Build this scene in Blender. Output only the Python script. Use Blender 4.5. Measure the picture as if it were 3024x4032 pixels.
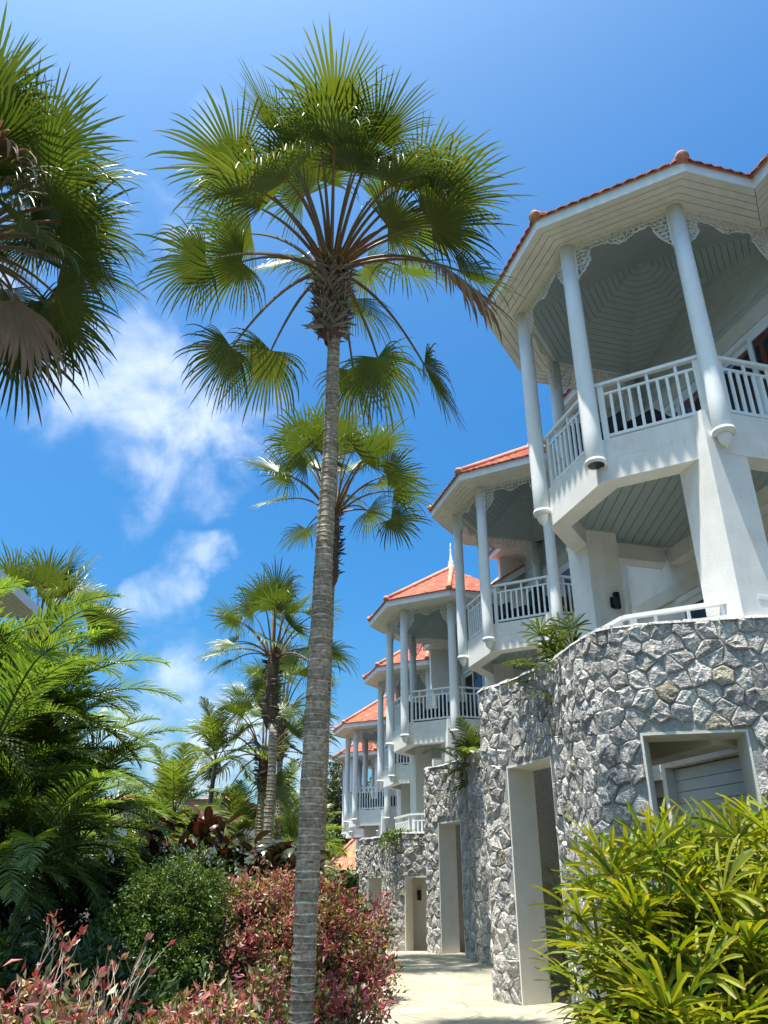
import bpy, math, random
import numpy as np
from mathutils import Vector, Matrix
R = math.radians
sc = bpy.context.scene
for o in list(bpy.data.objects): bpy.data.objects.remove(o)
col = sc.collection

# ------------------------------------------------------------ camera
cam_d = bpy.data.cameras.new('camera'); cam = bpy.data.objects.new('camera', cam_d); col.objects.link(cam)
cam.location = (0, 0, 1.5); cam.rotation_euler = (R(90 + 25.62), 0, 0)
cam_d.sensor_fit = 'VERTICAL'; cam_d.sensor_height = 24.0; cam_d.lens = 24.0 * 3030 / 4032
cam_d.clip_start = 0.05; cam_d.clip_end = 2000
sc.camera = cam

# ------------------------------------------------------------ light
SUN = Vector((-0.175, -0.11, 1.0)).normalized()          # direction towards the sun
ELEV = math.asin(SUN.z); AZ = math.atan2(SUN.x, SUN.y)
sun_d = bpy.data.lights.new('sun', 'SUN'); sun_d.energy = 3.8; sun_d.angle = R(0.53); sun_d.color = (1.0, 0.955, 0.88)
sun = bpy.data.objects.new('sun', sun_d); col.objects.link(sun)
sun.rotation_euler = SUN.to_track_quat('Z', 'Y').to_euler()

w = bpy.data.worlds.new('World'); sc.world = w; w.use_nodes = True
nt = w.node_tree; N = nt.nodes; L = nt.links
for n in list(N): N.remove(n)
out = N.new('ShaderNodeOutputWorld'); bg = N.new('ShaderNodeBackground'); bg.inputs[1].default_value = 0.15
sky = N.new('ShaderNodeTexSky'); sky.sky_type = 'NISHITA'; sky.sun_disc = False
sky.sun_elevation = ELEV; sky.sun_rotation = AZ; sky.air_density = 1.0; sky.dust_density = 4.0; sky.ozone_density = 5.0
tc = N.new('ShaderNodeTexCoord')
hs = N.new('ShaderNodeHueSaturation'); hs.inputs['Saturation'].default_value = 1.45; hs.inputs['Value'].default_value = 0.56
L.new(sky.outputs[0], hs.inputs['Color'])
def clouds():
    # a few wispy cumulus patches spread over the whole sky, broken up by noise
    cs = [(-.229, .625, .747, .994, 0, .75), (-.256, .598, .759, .996, 0, .6), (-.205, .65, .73, .997, 0, .6), (-.259, .804, .536, .992, 0, .80), (-.21, .827, .517, .995, 0, .72), (-.29, .742, .609, .993, 0, .80), (-.324, .758, .566, .994, 0, .72),
          (-.17, .829, .532, .997, 0, .6), (-.247, .894, .374, .9985, 0, .85), (-.291, .908, .30, .9975, 0, .75), (-.302, .894, .331, .9985, 0, .6), (-.287, .945, .156, .997, 0, .85), (-.226, .959, .17, .9965, 0, .75), (-.117, .983, .14, .996, 0, .8),
          (-.44, .717, .548, .99, 0, .8), (-.43, .676, .607, .993, 0, .7), (-.233, .95, .207, .998, 0, .5),
          (1.2, .3, .5, .96, .3, .8), (1.0, -.8, .4, .95, .3, .8), (-1., -.6, .5, .95, .3, .8), (.1, -1., .35, .96, .3, .8), (-1.2, .4, .3, .96, .3, .8), (.8, .9, .25, .98, .3, .6)]
    no = N.new('ShaderNodeTexNoise'); no.inputs['Scale'].default_value = 8.5; no.inputs['Detail'].default_value = 9; no.inputs['Roughness'].default_value = .56
    no.inputs['Distortion'].default_value = .3
    L.new(tc.outputs['Generated'], no.inputs['Vector'])
    n2 = N.new('ShaderNodeTexNoise'); n2.inputs['Scale'].default_value = 5.5; n2.inputs['Detail'].default_value = 6; L.new(tc.outputs['Generated'], n2.inputs['Vector'])
    s2 = N.new('ShaderNodeVectorMath'); s2.operation = 'SUBTRACT'; s2.inputs[1].default_value = (.5, .5, .5); L.new(n2.outputs['Color'], s2.inputs[0])
    m2 = N.new('ShaderNodeVectorMath'); m2.operation = 'MULTIPLY_ADD'; m2.inputs[1].default_value = (.42, .42, .42); L.new(s2.outputs[0], m2.inputs[0]); L.new(tc.outputs['Generated'], m2.inputs[2])
    nv = N.new('ShaderNodeVectorMath'); nv.operation = 'NORMALIZE'; L.new(m2.outputs[0], nv.inputs[0])
    tot = None
    for (x, y, z, c0, sft, amp) in cs:
        v = Vector((x, y, z)).normalized()
        d = N.new('ShaderNodeVectorMath'); d.operation = 'DOT_PRODUCT'; d.inputs[1].default_value = v
        L.new(nv.outputs[0], d.inputs[0])
        m = N.new('ShaderNodeMapRange'); m.interpolation_type = 'SMOOTHSTEP'
        m.inputs['From Min'].default_value = c0; m.inputs['From Max'].default_value = 1.0; m.inputs['To Max'].default_value = amp
        L.new(d.outputs['Value'], m.inputs['Value'])
        if tot is None: tot = m.outputs[0]
        else:
            a = N.new('ShaderNodeMath'); a.operation = 'MAXIMUM'; L.new(tot, a.inputs[0]); L.new(m.outputs[0], a.inputs[1]); tot = a.outputs[0]
    # density = mask * wispy noise
    r = N.new('ShaderNodeMapRange'); r.interpolation_type = 'SMOOTHSTEP'; r.inputs['From Min'].default_value = .36; r.inputs['From Max'].default_value = .74
    L.new(no.outputs['Fac'], r.inputs['Value'])
    a = N.new('ShaderNodeMath'); a.operation = 'MULTIPLY'; L.new(tot, a.inputs[0]); L.new(r.outputs[0], a.inputs[1]); r = a
    k = N.new('ShaderNodeMath'); k.operation = 'MULTIPLY'; k.inputs[1].default_value = .72; k.use_clamp = True
    L.new(r.outputs[0], k.inputs[0])
    return k.outputs[0]
mix = N.new('ShaderNodeMixRGB'); mix.inputs[2].default_value = (3.7, 3.85, 4.1, 1)
L.new(clouds(), mix.inputs[0]); tint = N.new('ShaderNodeMixRGB'); tint.blend_type = 'MULTIPLY'; tint.inputs[0].default_value = 1; tint.inputs[2].default_value = (.76, 1.03, 1.0, 1); L.new(hs.outputs[0], tint.inputs[1]); L.new(tint.outputs[0], mix.inputs[1]); L.new(mix.outputs[0], bg.inputs[0]); L.new(bg.outputs[0], out.inputs[0])

sc.view_settings.view_transform = 'Standard'; sc.view_settings.look = 'None'
sc.view_settings.exposure = 1.45; sc.view_settings.gamma = 1.0; sc.view_settings.use_curve_mapping = False
sc.render.engine = 'CYCLES'
sc.cycles.max_bounces = 8; sc.cycles.diffuse_bounces = 4; sc.cycles.transmission_bounces = 6; sc.cycles.transparent_max_bounces = 8

# ------------------------------------------------------------ materials
def new_mat(name):
    m = bpy.data.materials.new(name); m.use_nodes = True
    b = m.node_tree.nodes['Principled BSDF']; return m, m.node_tree.nodes, m.node_tree.links, b
def surf(name, c, rough=.6, var=.10, scale=6., bump=0., bscale=60., dirt=None, spec=.4, attr=False, streak=False, detail=6):
    """solid colour with soft tonal noise, optional dirt colour and fine bump"""
    m, n, l, b = new_mat(name)
    t = n.new('ShaderNodeTexCoord'); no = n.new('ShaderNodeTexNoise'); no.inputs['Scale'].default_value = scale; no.inputs['Detail'].default_value = detail
    l.new(t.outputs['Object'], no.inputs['Vector'])
    mr = n.new('ShaderNodeMapRange'); mr.inputs['From Min'].default_value = .3; mr.inputs['From Max'].default_value = .7
    mr.inputs['To Min'].default_value = 1 - var; mr.inputs['To Max'].default_value = 1 + var; l.new(no.outputs['Fac'], mr.inputs['Value'])
    mul = n.new('ShaderNodeMixRGB'); mul.blend_type = 'MULTIPLY'; mul.inputs[0].default_value = 1; l.new(mr.outputs[0], mul.inputs[2])
    if attr:
        a = n.new('ShaderNodeAttribute'); a.attribute_name = 'col'; l.new(a.outputs['Color'], mul.inputs[1])
    else: mul.inputs[1].default_value = (*c, 1)
    res = mul.outputs[0]
    if dirt:
        n2 = n.new('ShaderNodeTexNoise'); n2.inputs['Detail'].default_value = 8; n2.inputs['Roughness'].default_value = .7
        mp = n.new('ShaderNodeMapping'); mp.inputs['Scale'].default_value = (5, 5, .7) if streak else (2.2, 2.2, 2.2)
        l.new(t.outputs['Object'], mp.inputs[0]); l.new(mp.outputs[0], n2.inputs['Vector'])
        r2 = n.new('ShaderNodeMapRange'); r2.inputs['From Min'].default_value = .55; r2.inputs['From Max'].default_value = .80; r2.inputs['To Max'].default_value = dirt[3]
        l.new(n2.outputs['Fac'], r2.inputs['Value'])
        mx = n.new('ShaderNodeMixRGB'); mx.inputs[2].default_value = (*dirt[:3], 1); l.new(r2.outputs[0], mx.inputs[0]); l.new(res, mx.inputs[1]); res = mx.outputs[0]
    l.new(res, b.inputs['Base Color']); b.inputs['Roughness'].default_value = rough; b.inputs['Specular IOR Level'].default_value = spec
    if bump:
        n3 = n.new('ShaderNodeTexNoise'); n3.inputs['Scale'].default_value = bscale; n3.inputs['Detail'].default_value = 8; l.new(t.outputs['Object'], n3.inputs['Vector'])
        bp = n.new('ShaderNodeBump'); bp.inputs['Strength'].default_value = bump; bp.inputs['Distance'].default_value = .02; l.new(n3.outputs['Fac'], bp.inputs['Height']); l.new(bp.outputs[0], b.inputs['Normal'])
    return m
def leafmat(name, trans=.35, rough=.42, var=.25, tint=(1.25, 1.25, .35), spec=.5):
    """per-vertex leaf colour, thin-sheet translucency, a waxy sheen"""
    m, n, l, b = new_mat(name)
    a = n.new('ShaderNodeAttribute'); a.attribute_name = 'col'
    oi = n.new('ShaderNodeObjectInfo'); mr = n.new('ShaderNodeMapRange'); mr.inputs['To Min'].default_value = 1 - var; mr.inputs['To Max'].default_value = 1 + var; l.new(oi.outputs['Random'], mr.inputs['Value'])
    mul = n.new('ShaderNodeMixRGB'); mul.blend_type = 'MULTIPLY'; mul.inputs[0].default_value = 1; l.new(a.outputs['Color'], mul.inputs[1]); l.new(mr.outputs[0], mul.inputs[2])
    l.new(mul.outputs[0], b.inputs['Base Color']); b.inputs['Roughness'].default_value = rough; b.inputs['Specular IOR Level'].default_value = spec
    tr = n.new('ShaderNodeBsdfTranslucent'); t2 = n.new('ShaderNodeMixRGB'); t2.blend_type = 'MULTIPLY'; t2.inputs[0].default_value = 1; t2.inputs[2].default_value = (*tint, 1)
    l.new(mul.outputs[0], t2.inputs[1]); l.new(t2.outputs[0], tr.inputs[0])
    ms = n.new('ShaderNodeMixShader'); ms.inputs[0].default_value = trans; o = n['Material Output']
    l.new(b.outputs[0], ms.inputs[1]); l.new(tr.outputs[0], ms.inputs[2]); l.new(ms.outputs[0], o.inputs[0])
    return m
M = {}
M['white'] = surf('white_plaster', (.82, .81, .76), .75, .06, 3, .25, 90, dirt=(.42, .39, .32, .45), streak=True)
M['cream'] = surf('cream_plaster', (.70, .68, .60), .8, .06, 4, .2, 80)
M['soffit'] = surf('soffit_paint', (.84, .82, .73), .55, .07, 5, .1, 70, dirt=(.5, .46, .36, .3))
M['fascia'] = surf('fascia_paint', (.82, .83, .79), .5, .05, 4, dirt=(.5, .48, .42, .3), streak=True)
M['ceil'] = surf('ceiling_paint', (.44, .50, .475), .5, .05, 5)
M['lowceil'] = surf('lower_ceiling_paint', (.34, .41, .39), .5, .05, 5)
M['blue'] = surf('pale_blue_paint', (.86, .885, .86), .42, .04, 5, dirt=(.5, .5, .46, .3), streak=True, spec=.5)
M['sidin'] = surf('siding_paint', (.52, .60, .60), .6, .05, 4)
M['dark'] = surf('dark_gap', (.05, .05, .045), .9, .1)
M['tile'] = surf('terracotta_tile', (.45, .12, .05), .75, .3, 9, .3, 50, attr=True)
M['ridge'] = surf('ridge_terracotta', (.55, .24, .15), .8, .2, 9, .3, 60, dirt=(.2, .13, .1, .5))
M['stone'] = surf('grey_rubble_stone', (.4, .4, .4), .95, .5, 30, 1.0, 44, attr=True, dirt=(.52, .50, .46, .35), detail=14, spec=.2)
M['mortar'] = surf('mortar', (.34, .32, .29), .95, .2, 20, .4, 40)
M['paving'] = surf('stamped_concrete', (.52, .47, .38), .85, .16, 3.5, .3, 30, attr=True, dirt=(.30, .27, .21, .45), spec=.2)
M['joint'] = surf('paving_joint', (.34, .31, .25), .95, .15, 9)
M['soil'] = surf('soil', (.035, .03, .018), .95, .35, 2, .5, 20)
M['trunk'] = surf('palm_trunk', (.28, .25, .21), .9, .36, 22, .8, 34, attr=True, dirt=(.46, .40, .31, .55), spec=.2)
M['fibre'] = surf('leaf_base_fibre', (.24, .20, .14), .9, .3, 20, .4, 50, attr=True)
M['petiole'] = surf('petiole', (.3, .2, .07), .5, .2, 8, attr=True)
M['fan'] = leafmat('fan_palm_leaf', .26, .40, .2, (1.3, 1.25, .35), .5)
M['feather'] = leafmat('feather_palm_leaf', .42, .30, .28, (1.6, 1.7, .5))
M['lady'] = leafmat('lady_palm_leaf', .42, .5, .2, (1.3, 1.2, .25), .35)
M['shrub'] = leafmat('shrub_leaf', .30, .42, .1, (1.2, 1.1, .6))
M['dead'] = leafmat('dead_leaf', .15, .8, .15, (1.2, .9, .6), .2)
M['bark'] = surf('grey_twig_bark', (.30, .26, .20), .9, .25, 20, .4, 60)
M['wood'] = surf('weathered_wood_post', (.34, .30, .25), .9, .35, 12, .8, 30)
M['black'] = surf('black_metal', (.012, .013, .016), .4, .1)
M['cush'] = surf('dark_cushion', (.012, .014, .022), .8, .2, 8, .2, 120)
M['curtain'] = surf('brown_curtain', (.2, .16, .14), .85, .15, 10, attr=True)
def glass():
    m, n, l, b = new_mat('window_glass')
    b.inputs['Base Color'].default_value = (.02, .03, .04, 1); b.inputs['Roughness'].default_value = .04
    b.inputs['Specular IOR Level'].default_value = .7; b.inputs['Alpha'].default_value = .45
    return m
M['glass'] = glass()

# ------------------------------------------------------------ mesh building
class MB:
    def __init__(s): s.v = []; s.f = []; s.c = []
    def add(s, vs, fs, c=None):
        b = len(s.v); s.v += [tuple(map(float, p)) for p in vs]; s.f += [tuple(b + i for i in f) for f in fs]
        if c is not None: s.c += ([c] * len(vs) if not isinstance(c, list) else c)
        return s
    def box(s, lo, hi, c=None):
        x0, y0, z0 = lo; x1, y1, z1 = hi
        return s.add([(x0, y0, z0), (x1, y0, z0), (x1, y1, z0), (x0, y1, z0), (x0, y0, z1), (x1, y0, z1), (x1, y1, z1), (x0, y1, z1)],
                     [(3, 2, 1, 0), (4, 5, 6, 7), (0, 1, 5, 4), (1, 2, 6, 5), (2, 3, 7, 6), (3, 0, 4, 7)], c)
    def prism(s, poly, z0, z1, c=None):
        n = len(poly); zb = z0 if callable(z0) else (lambda x, y: z0); zt = z1 if callable(z1) else (lambda x, y: z1)
        vs = [(x, y, zb(x, y)) for x, y in poly] + [(x, y, zt(x, y)) for x, y in poly]
        return s.add(vs, [tuple(range(n))[::-1], tuple(range(n, 2 * n))] + [(i, (i + 1) % n, n + (i + 1) % n, n + i) for i in range(n)], c)
    def beam(s, p0, p1, wd, ht, up=(0, 0, 1), c=None):
        p0 = Vector(p0); p1 = Vector(p1); d = (p1 - p0).normalized(); u = Vector(up); sd = d.cross(u)
        if sd.length < 1e-4: sd = d.cross(Vector((1, 0, 0)))
        sd.normalize(); u = sd.cross(d).normalized(); vs = []
        for p in (p0, p1):
            for a, b in ((-1, -1), (1, -1), (1, 1), (-1, 1)): vs.append(p + sd * (a * wd / 2) + u * (b * ht / 2))
        return s.add(vs, [(0, 1, 2, 3), (7, 6, 5, 4), (0, 4, 5, 1), (1, 5, 6, 2), (2, 6, 7, 3), (3, 7, 4, 0)], c)
    def tube(s, pts, rad, n=8, cap=True, c=None):
        pts = [Vector(p) for p in pts]; rad = rad if isinstance(rad, (list, tuple)) else [rad] * len(pts); rings = []; cc = []
        ref = Vector((0, 0, 1)) if abs((pts[-1] - pts[0]).normalized().z) < .9 else Vector((1, 0, 0))
        for i, p in enumerate(pts):
            t = (pts[min(i + 1, len(pts) - 1)] - pts[max(i - 1, 0)]).normalized(); a = t.cross(ref).normalized(); b = t.cross(a)
            rings += [p + (a * math.cos(k * math.tau / n) + b * math.sin(k * math.tau / n)) * rad[i] for k in range(n)]
            if isinstance(c, list): cc += [c[i]] * n
        fs = [(i * n + k, i * n + (k + 1) % n, (i + 1) * n + (k + 1) % n, (i + 1) * n + k) for i in range(len(pts) - 1) for k in range(n)]
        if cap: fs += [tuple(range(n))[::-1], tuple(range((len(pts) - 1) * n, len(pts) * n))]
        return s.add(rings, fs, cc if isinstance(c, list) else c)
    def lathe(s, prof, n=20, cx=0, cy=0, c=None):
        return s.tube([(cx, cy, z) for r, z in prof], [max(r, .001) for r, z in prof], n, True, c)
    def mesh(s, name, smooth=False):
        me = bpy.data.meshes.new(name); me.from_pydata(s.v, [], s.f)
        if s.c:
            a = me.color_attributes.new('col', 'FLOAT_COLOR', 'POINT')
            a.data.foreach_set('color', np.array([(*k[:3], 1.) for k in s.c], dtype=np.float32).ravel())
        if smooth: me.polygons.foreach_set('use_smooth', [True] * len(me.polygons))
        me.update(); return me
    def build(s, name, mat, parent=None, smooth=False, **kw):
        return link(name, s.mesh(name, smooth), mat, parent, **kw)
def link(name, me, mat=None, parent=None, label=None, kind=None, loc=None, rz=None, scale=None):
    if mat is not None and not me.materials: me.materials.append(M[mat] if isinstance(mat, str) else mat)
    o = bpy.data.objects.new(name, me); col.objects.link(o)
    if parent: o.parent = parent
    if loc is not None: o.location = loc
    if rz is not None: o.rotation_euler = (0, 0, rz)
    if scale is not None: o.scale = (scale,) * 3 if isinstance(scale, (int, float)) else scale
    if label: o['label'] = label
    if kind: o['kind'] = kind
    return o
def tag(o, label, cat, group=None):
    o['label'] = label; o['category'] = cat
    if group: o['group'] = group
    return o
def empty(name, loc, rz=0, label=None, cat=None, group=None):
    o = bpy.data.objects.new(name, None); col.objects.link(o); o.location = loc; o.rotation_euler = (0, 0, rz); o.empty_display_size = .2
    if label: tag(o, label, cat, group)
    return o
def copy_tree(o, parent=None, skip=()):
    c = o.copy(); col.objects.link(c); c.parent = parent
    for ch in o.children:
        if ch not in skip: copy_tree(ch, c, skip)
    return c
def clip(poly, a, b, c):
    """keep a*x+b*y<=c"""
    res = []
    for i in range(len(poly)):
        p, q = poly[i], poly[(i + 1) % len(poly)]; dp = a * p[0] + b * p[1] - c; dq = a * q[0] + b * q[1] - c
        if dp <= 0: res.append(p)
        if (dp < 0 < dq) or (dq < 0 < dp):
            t = dp / (dp - dq); res.append((p[0] + t * (q[0] - p[0]), p[1] + t * (q[1] - p[1])))
    return res
def area(p): return abs(sum(p[i][0] * p[(i + 1) % len(p)][1] - p[(i + 1) % len(p)][0] * p[i][1] for i in range(len(p)))) / 2
# ------------------------------------------------------------ ground and path
def gz(y):
    pts = [(-400, 0), (21.0, 0), (24, -.45), (28, -1.0), (36, -1.5), (42, -2.3), (60, -2.8), (400, -3)]
    for (a, za), (b, zb) in zip(pts, pts[1:]):
        if a <= y <= b: return za + (zb - za) * (y - a) / (b - a)
    return -3
mb = MB(); ys = [-60, -20, 0, 4, 8, 12, 16, 20, 21, 22, 23, 24, 26, 28, 32, 36, 42, 50, 60, 90, 150, 300, 600]; xs = [-400, -100, -40, -20, -10, -5, 0, 5, 10, 20, 40, 100, 400]
vs = [(x, y, gz(y) - .03) for y in ys for x in xs]; n = len(xs)
mb.add(vs, [(j * n + i, j * n + i + 1, (j + 1) * n + i + 1, (j + 1) * n + i) for j in range(len(ys) - 1) for i in range(n - 1)])
mb.build('ground', 'soil', kind='structure')

def voronoi(x0, x1, y0, y1, dx, dy, rnd, jit=.46):
    nx = max(2, round((x1 - x0) / dx)); ny = max(2, round((y1 - y0) / dy)); S = {}
    for j in range(-1, ny + 1):
        for i in range(-1, nx + 1):
            S[i, j] = (x0 + (i + .5 + (.5 if j % 2 else 0) + rnd.uniform(-jit, jit)) * (x1 - x0) / nx, y0 + (j + .5 + rnd.uniform(-jit, jit)) * (y1 - y0) / ny)
    cells = []
    for j in range(ny):
        for i in range(-1, nx + 1):
            if (i, j) not in S: continue
            p = S[i, j]; poly = [(p[0] - 2 * dx, p[1] - 2 * dy), (p[0] + 2 * dx, p[1] - 2 * dy), (p[0] + 2 * dx, p[1] + 2 * dy), (p[0] - 2 * dx, p[1] + 2 * dy)]
            for b in range(-2, 3):
                for a in range(-2, 3):
                    q = S.get((i + a, j + b))
                    if q is None or (a == 0 and b == 0): continue
                    nxv, nyv = q[0] - p[0], q[1] - p[1]
                    poly = clip(poly, nxv, nyv, nxv * (p[0] + q[0]) / 2 + nyv * (p[1] + q[1]) / 2)
                    if not poly: break
                if not poly: break
            for (a, b, c) in ((-1, 0, -x0), (1, 0, x1), (0, -1, -y0), (0, 1, y1)):
                if poly: poly = clip(poly, a, b, c)
            if poly and len(poly) > 2 and area(poly) > dx * dy * .08: cells.append((p, poly))
    return cells
# path: centre line bends left with distance and runs past the walls
PATH = [(1.2, -6), (1.2, 2), (1.15, 6), (1.0, 9), (.85, 11), (.72, 13), (.9, 16), (.85, 19), (.5, 22), (-.2, 25), (-1.2, 29), (-2.0, 36)]
def path_c(y):
    for (xa, ya), (xb, yb) in zip(PATH, PATH[1:]):
        if ya <= y <= yb: return xa + (xb - xa) * (y - ya) / (yb - ya)
    return PATH[-1][0]
def path_l(y): return path_c(y) - (1.15 if y < 12 else 1.15 - min(.5, (y - 12) * .1))
pb = MB(); yy = [-6 + k for k in range(43)]
vs = []
for y in yy: vs += [(path_l(y), y, gz(y) + .0), (path_c(y) + 2.6, y, gz(y) + .0)]
pb.add(vs, [(2 * i, 2 * i + 1, 2 * i + 3, 2 * i + 2) for i in range(len(yy) - 1)])
path = pb.build('path', 'joint', kind='structure')
rnd = random.Random(5)
flags = []
for p, poly in voronoi(-2.5, 3.9, 5.0, 25.0, .62, .62, rnd):
    def left(px, py): return path_l(py)
    if any(q[0] < path_l(q[1]) - .02 or q[0] > path_c(q[1]) + 2.6 for q in poly):
        poly = clip(poly, -1, 0, -path_l(p[1])); poly = clip(poly, 1, 0, path_c(p[1]) + 2.6) if poly else poly
    if not poly or len(poly) < 3 or area(poly) < .05: continue
    flags.append((p, poly))
for p, poly in flags:
    cx = sum(q[0] for q in poly) / len(poly); cy = sum(q[1] for q in poly) / len(poly); k = rnd.uniform(.9, 1.1)
    c = (.33 * k, .295 * k, .225 * k * rnd.uniform(.95, 1.05)); sh = 1 - .010 / math.sqrt(area(poly))
    ins = [(cx + (q[0] - cx) * sh, cy + (q[1] - cy) * sh) for q in poly]
    m2 = MB(); m2.prism(ins, lambda x, y: gz(y) - .01, lambda x, y: gz(y) + .006 + 0 * x, c); m2.build('flagstone', 'paving', path)

# ------------------------------------------------------------ stone walls
WALL = [(8.5, 7.95), (6.5, 8.28), (4.5, 8.66), (3.2, 8.93), (2.85, 9.06), (2.62, 9.3), (2.50, 9.7), (2.44, 10.1), (2.34, 10.8), (2.14, 11.4), (1.92, 11.95), (1.72, 12.25), (1.60, 12.5), (1.62, 12.85), (1.95, 13.4), (2.6, 14.2)]
def resample(pts, step=.06):
    P = [Vector((x, y)) for x, y in pts]; Q = []
    for i in range(len(P) - 1):                                  # Catmull-Rom
        p0, p1, p2, p3 = P[max(i - 1, 0)], P[i], P[i + 1], P[min(i + 2, len(P) - 1)]
        n = max(2, int((p2 - p1).length / .03))
        for k in range(n):
            t = k / n; Q.append(.5 * ((2 * p1) + (p2 - p0) * t + (2 * p0 - 5 * p1 + 4 * p2 - p3) * t * t + (3 * p1 - p0 - 3 * p2 + p3) * t ** 3))
    Q.append(P[-1]); S = [0]
    for a, b in zip(Q, Q[1:]): S.append(S[-1] + (b - a).length)
    return Q, S
class Curve:
    def __init__(s, pts): s.Q, s.S = resample(pts); s.len = s.S[-1]
    def at(s, t):
        t = min(max(t, 0), s.len - 1e-4); k = int(np.searchsorted(s.S, t, 'right')) - 1; k = min(max(k, 0), len(s.Q) - 2)
        f = (t - s.S[k]) / max(1e-9, s.S[k + 1] - s.S[k]); return s.Q[k].lerp(s.Q[k + 1], f)
    def nor(s, t):
        d = (s.at(t + .12) - s.at(t - .12)).normalized(); return Vector((-d.y, d.x))
    def pt(s, t, z, d): p = s.at(t) + s.nor(t) * d; return (p.x, p.y, z)
    def near(s, x, y): return min(range(len(s.Q)), key=lambda i: (s.Q[i] - Vector((x, y))).length)
    def s_of(s, x, y): return s.S[s.near(x, y)]
HO = [(4.739, 10.849, 6.825), (4.215, 18.961, 6.623), (2.396, 25.561, 5.518), (2.054, 32.640, 5.168), (.415, 38.94, 4.031), (-.130, 47.94, 3.984)]
TH = .48
def stone_wall(k, off, ztop, zbot, smin, ops, label, seed, cell=.232):
    rnd = random.Random(seed); C = Curve([(x + off[0], y + off[1]) for x, y in WALL])
    root = empty('stone_wall', (*C.at(C.len * .5), zbot), 0, label, 'stone wall', 'grey rubble stone walls along the path')
    base = Vector(root.location)
    def put(mb, name, mat, **kw):
        mb.v = [(x - base.x, y - base.y, z - base.z) for x, y, z in mb.v]; return mb.build(name, mat, root, **kw)
    O = [(C.s_of(x0 + off[0], y0 + off[1]), C.s_of(x1 + off[0], y1 + off[1]), zb, zt) for (x0, y0, x1, y1, zb, zt) in ops]
    br = sorted(set([smin + i * .15 for i in range(int((C.len - smin) / .15) + 1)] + [v for o in O for v in o[:2]] + [C.len]))
    core = MB()
    for a, b in zip(br, br[1:]):
        if b - a < 1e-4: continue
        mid = (a + b) / 2; spans = [(zbot, ztop - .03)]
        for (s0, s1, zb, zt) in O:
            if s0 <= mid <= s1: spans = [(zt, ztop - .03)] + ([(zbot, zb)] if zb > zbot + .02 else [])
        for z0, z1 in spans:
            v = [C.pt(a, z0, .010), C.pt(b, z0, .010), C.pt(b, z0, -TH), C.pt(a, z0, -TH), C.pt(a, z1, .010), C.pt(b, z1, .010), C.pt(b, z1, -TH), C.pt(a, z1, -TH)]
            core.add(v, [(3, 2, 1, 0), (4, 5, 6, 7), (0, 1, 5, 4), (1, 2, 6, 5), (2, 3, 7, 6), (3, 0, 4, 7)])
    put(core, 'wall_core', 'mortar')
    for (s0, s1, zb, zt) in O:                                    # plastered reveals
        for s, d in ((s0, 1), (s1, -1)):
            m = MB(); t = s + d * .025
            v = [C.pt(s, zb, .018), C.pt(t, zb, .018), C.pt(t, zb, -TH - .02), C.pt(s, zb, -TH - .02)]
            m.add(v + [(x, y, zt) for x, y, z in v], [(3, 2, 1, 0), (4, 5, 6, 7), (0, 1, 5, 4), (1, 2, 6, 5), (2, 3, 7, 6), (3, 0, 4, 7)]); put(m, 'jamb', 'cream')
        m = MB(); n = 6
        for i in range(n):
            a = s0 + .026 + (s1 - s0 - .052) * i / n; b = s0 + .026 + (s1 - s0 - .052) * (i + 1) / n
            v = [C.pt(a, zt - .03, .017), C.pt(b, zt - .03, .017), C.pt(b, zt - .03, -TH - .02), C.pt(a, zt - .03, -TH - .02)]
            m.add(v + [(x, y, zt) for x, y, z in v], [(3, 2, 1, 0), (4, 5, 6, 7), (0, 1, 5, 4), (1, 2, 6, 5), (2, 3, 7, 6), (3, 0, 4, 7)])
        put(m, 'lintel', 'cream')
    items = []
    cells = voronoi(smin, C.len, zbot, ztop, cell, cell * .84, rnd, .35)
    for p, poly in cells:
        bad = False
        for (s0, s1, zb, zt) in O:
            if s0 - .0 < p[0] < s1 and zb < p[1] < zt: bad = True; break
            inter = any(s0 < q[0] < s1 and zb < q[1] < zt for q in poly) or (min(q[0] for q in poly) < s0 and max(q[0] for q in poly) > s1) or (s0 < (p[0] + poly[0][0]) / 2 < s1)
            if p[1] >= zt: poly = clip(poly, 0, -1, -zt) if (max(q[0] for q in poly) > s0 and min(q[0] for q in poly) < s1) else poly
            elif p[1] > zb:
                if p[0] <= s0: poly = clip(poly, 1, 0, s0)
                elif p[0] >= s1: poly = clip(poly, -1, 0, -s1)
            elif max(q[0] for q in poly) > s0 and min(q[0] for q in poly) < s1: poly = clip(poly, 0, 1, zb)
            if len(poly) < 3: bad = True; break
        if bad or area(poly) < .006: continue
        ar = area(poly); cx = sum(q[0] for q in poly) / len(poly); cz = sum(q[1] for q in poly) / len(poly)
        pts = []
        for a, b in zip(poly, poly[1:] + poly[:1]):
            ln = math.hypot(b[0] - a[0], b[1] - a[1])
            if ln < .02: continue
            pts.append(a)
            for j in range(1, max(1, int(ln / .085))): t = j / max(1, int(ln / .085)); pts.append((a[0] + (b[0] - a[0]) * t, a[1] + (b[1] - a[1]) * t))
        if len(pts) < 4: continue
        r = math.sqrt(ar / math.pi); sh = 1 - .0035 / max(r, .04)
        h = rnd.uniform(.024, .055) * min(1.25, .6 + ar * 6); tx, tz = rnd.uniform(-.16, .16), rnd.uniform(-.16, .16)
        g = rnd.choice([.32, .36, .39, .42, .45, .48]) * rnd.uniform(.88, 1.12); c = (g * 1.05, g * .985, g * .88)
        if rnd.random() < .05: c = (g * .80, g * .72, g * .54)
        elif rnd.random() < .15: c = (g * 1.02, g * .98, g * .88)
        elif rnd.random() < .15: c = (g * .84, g * .81, g * .76)
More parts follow.
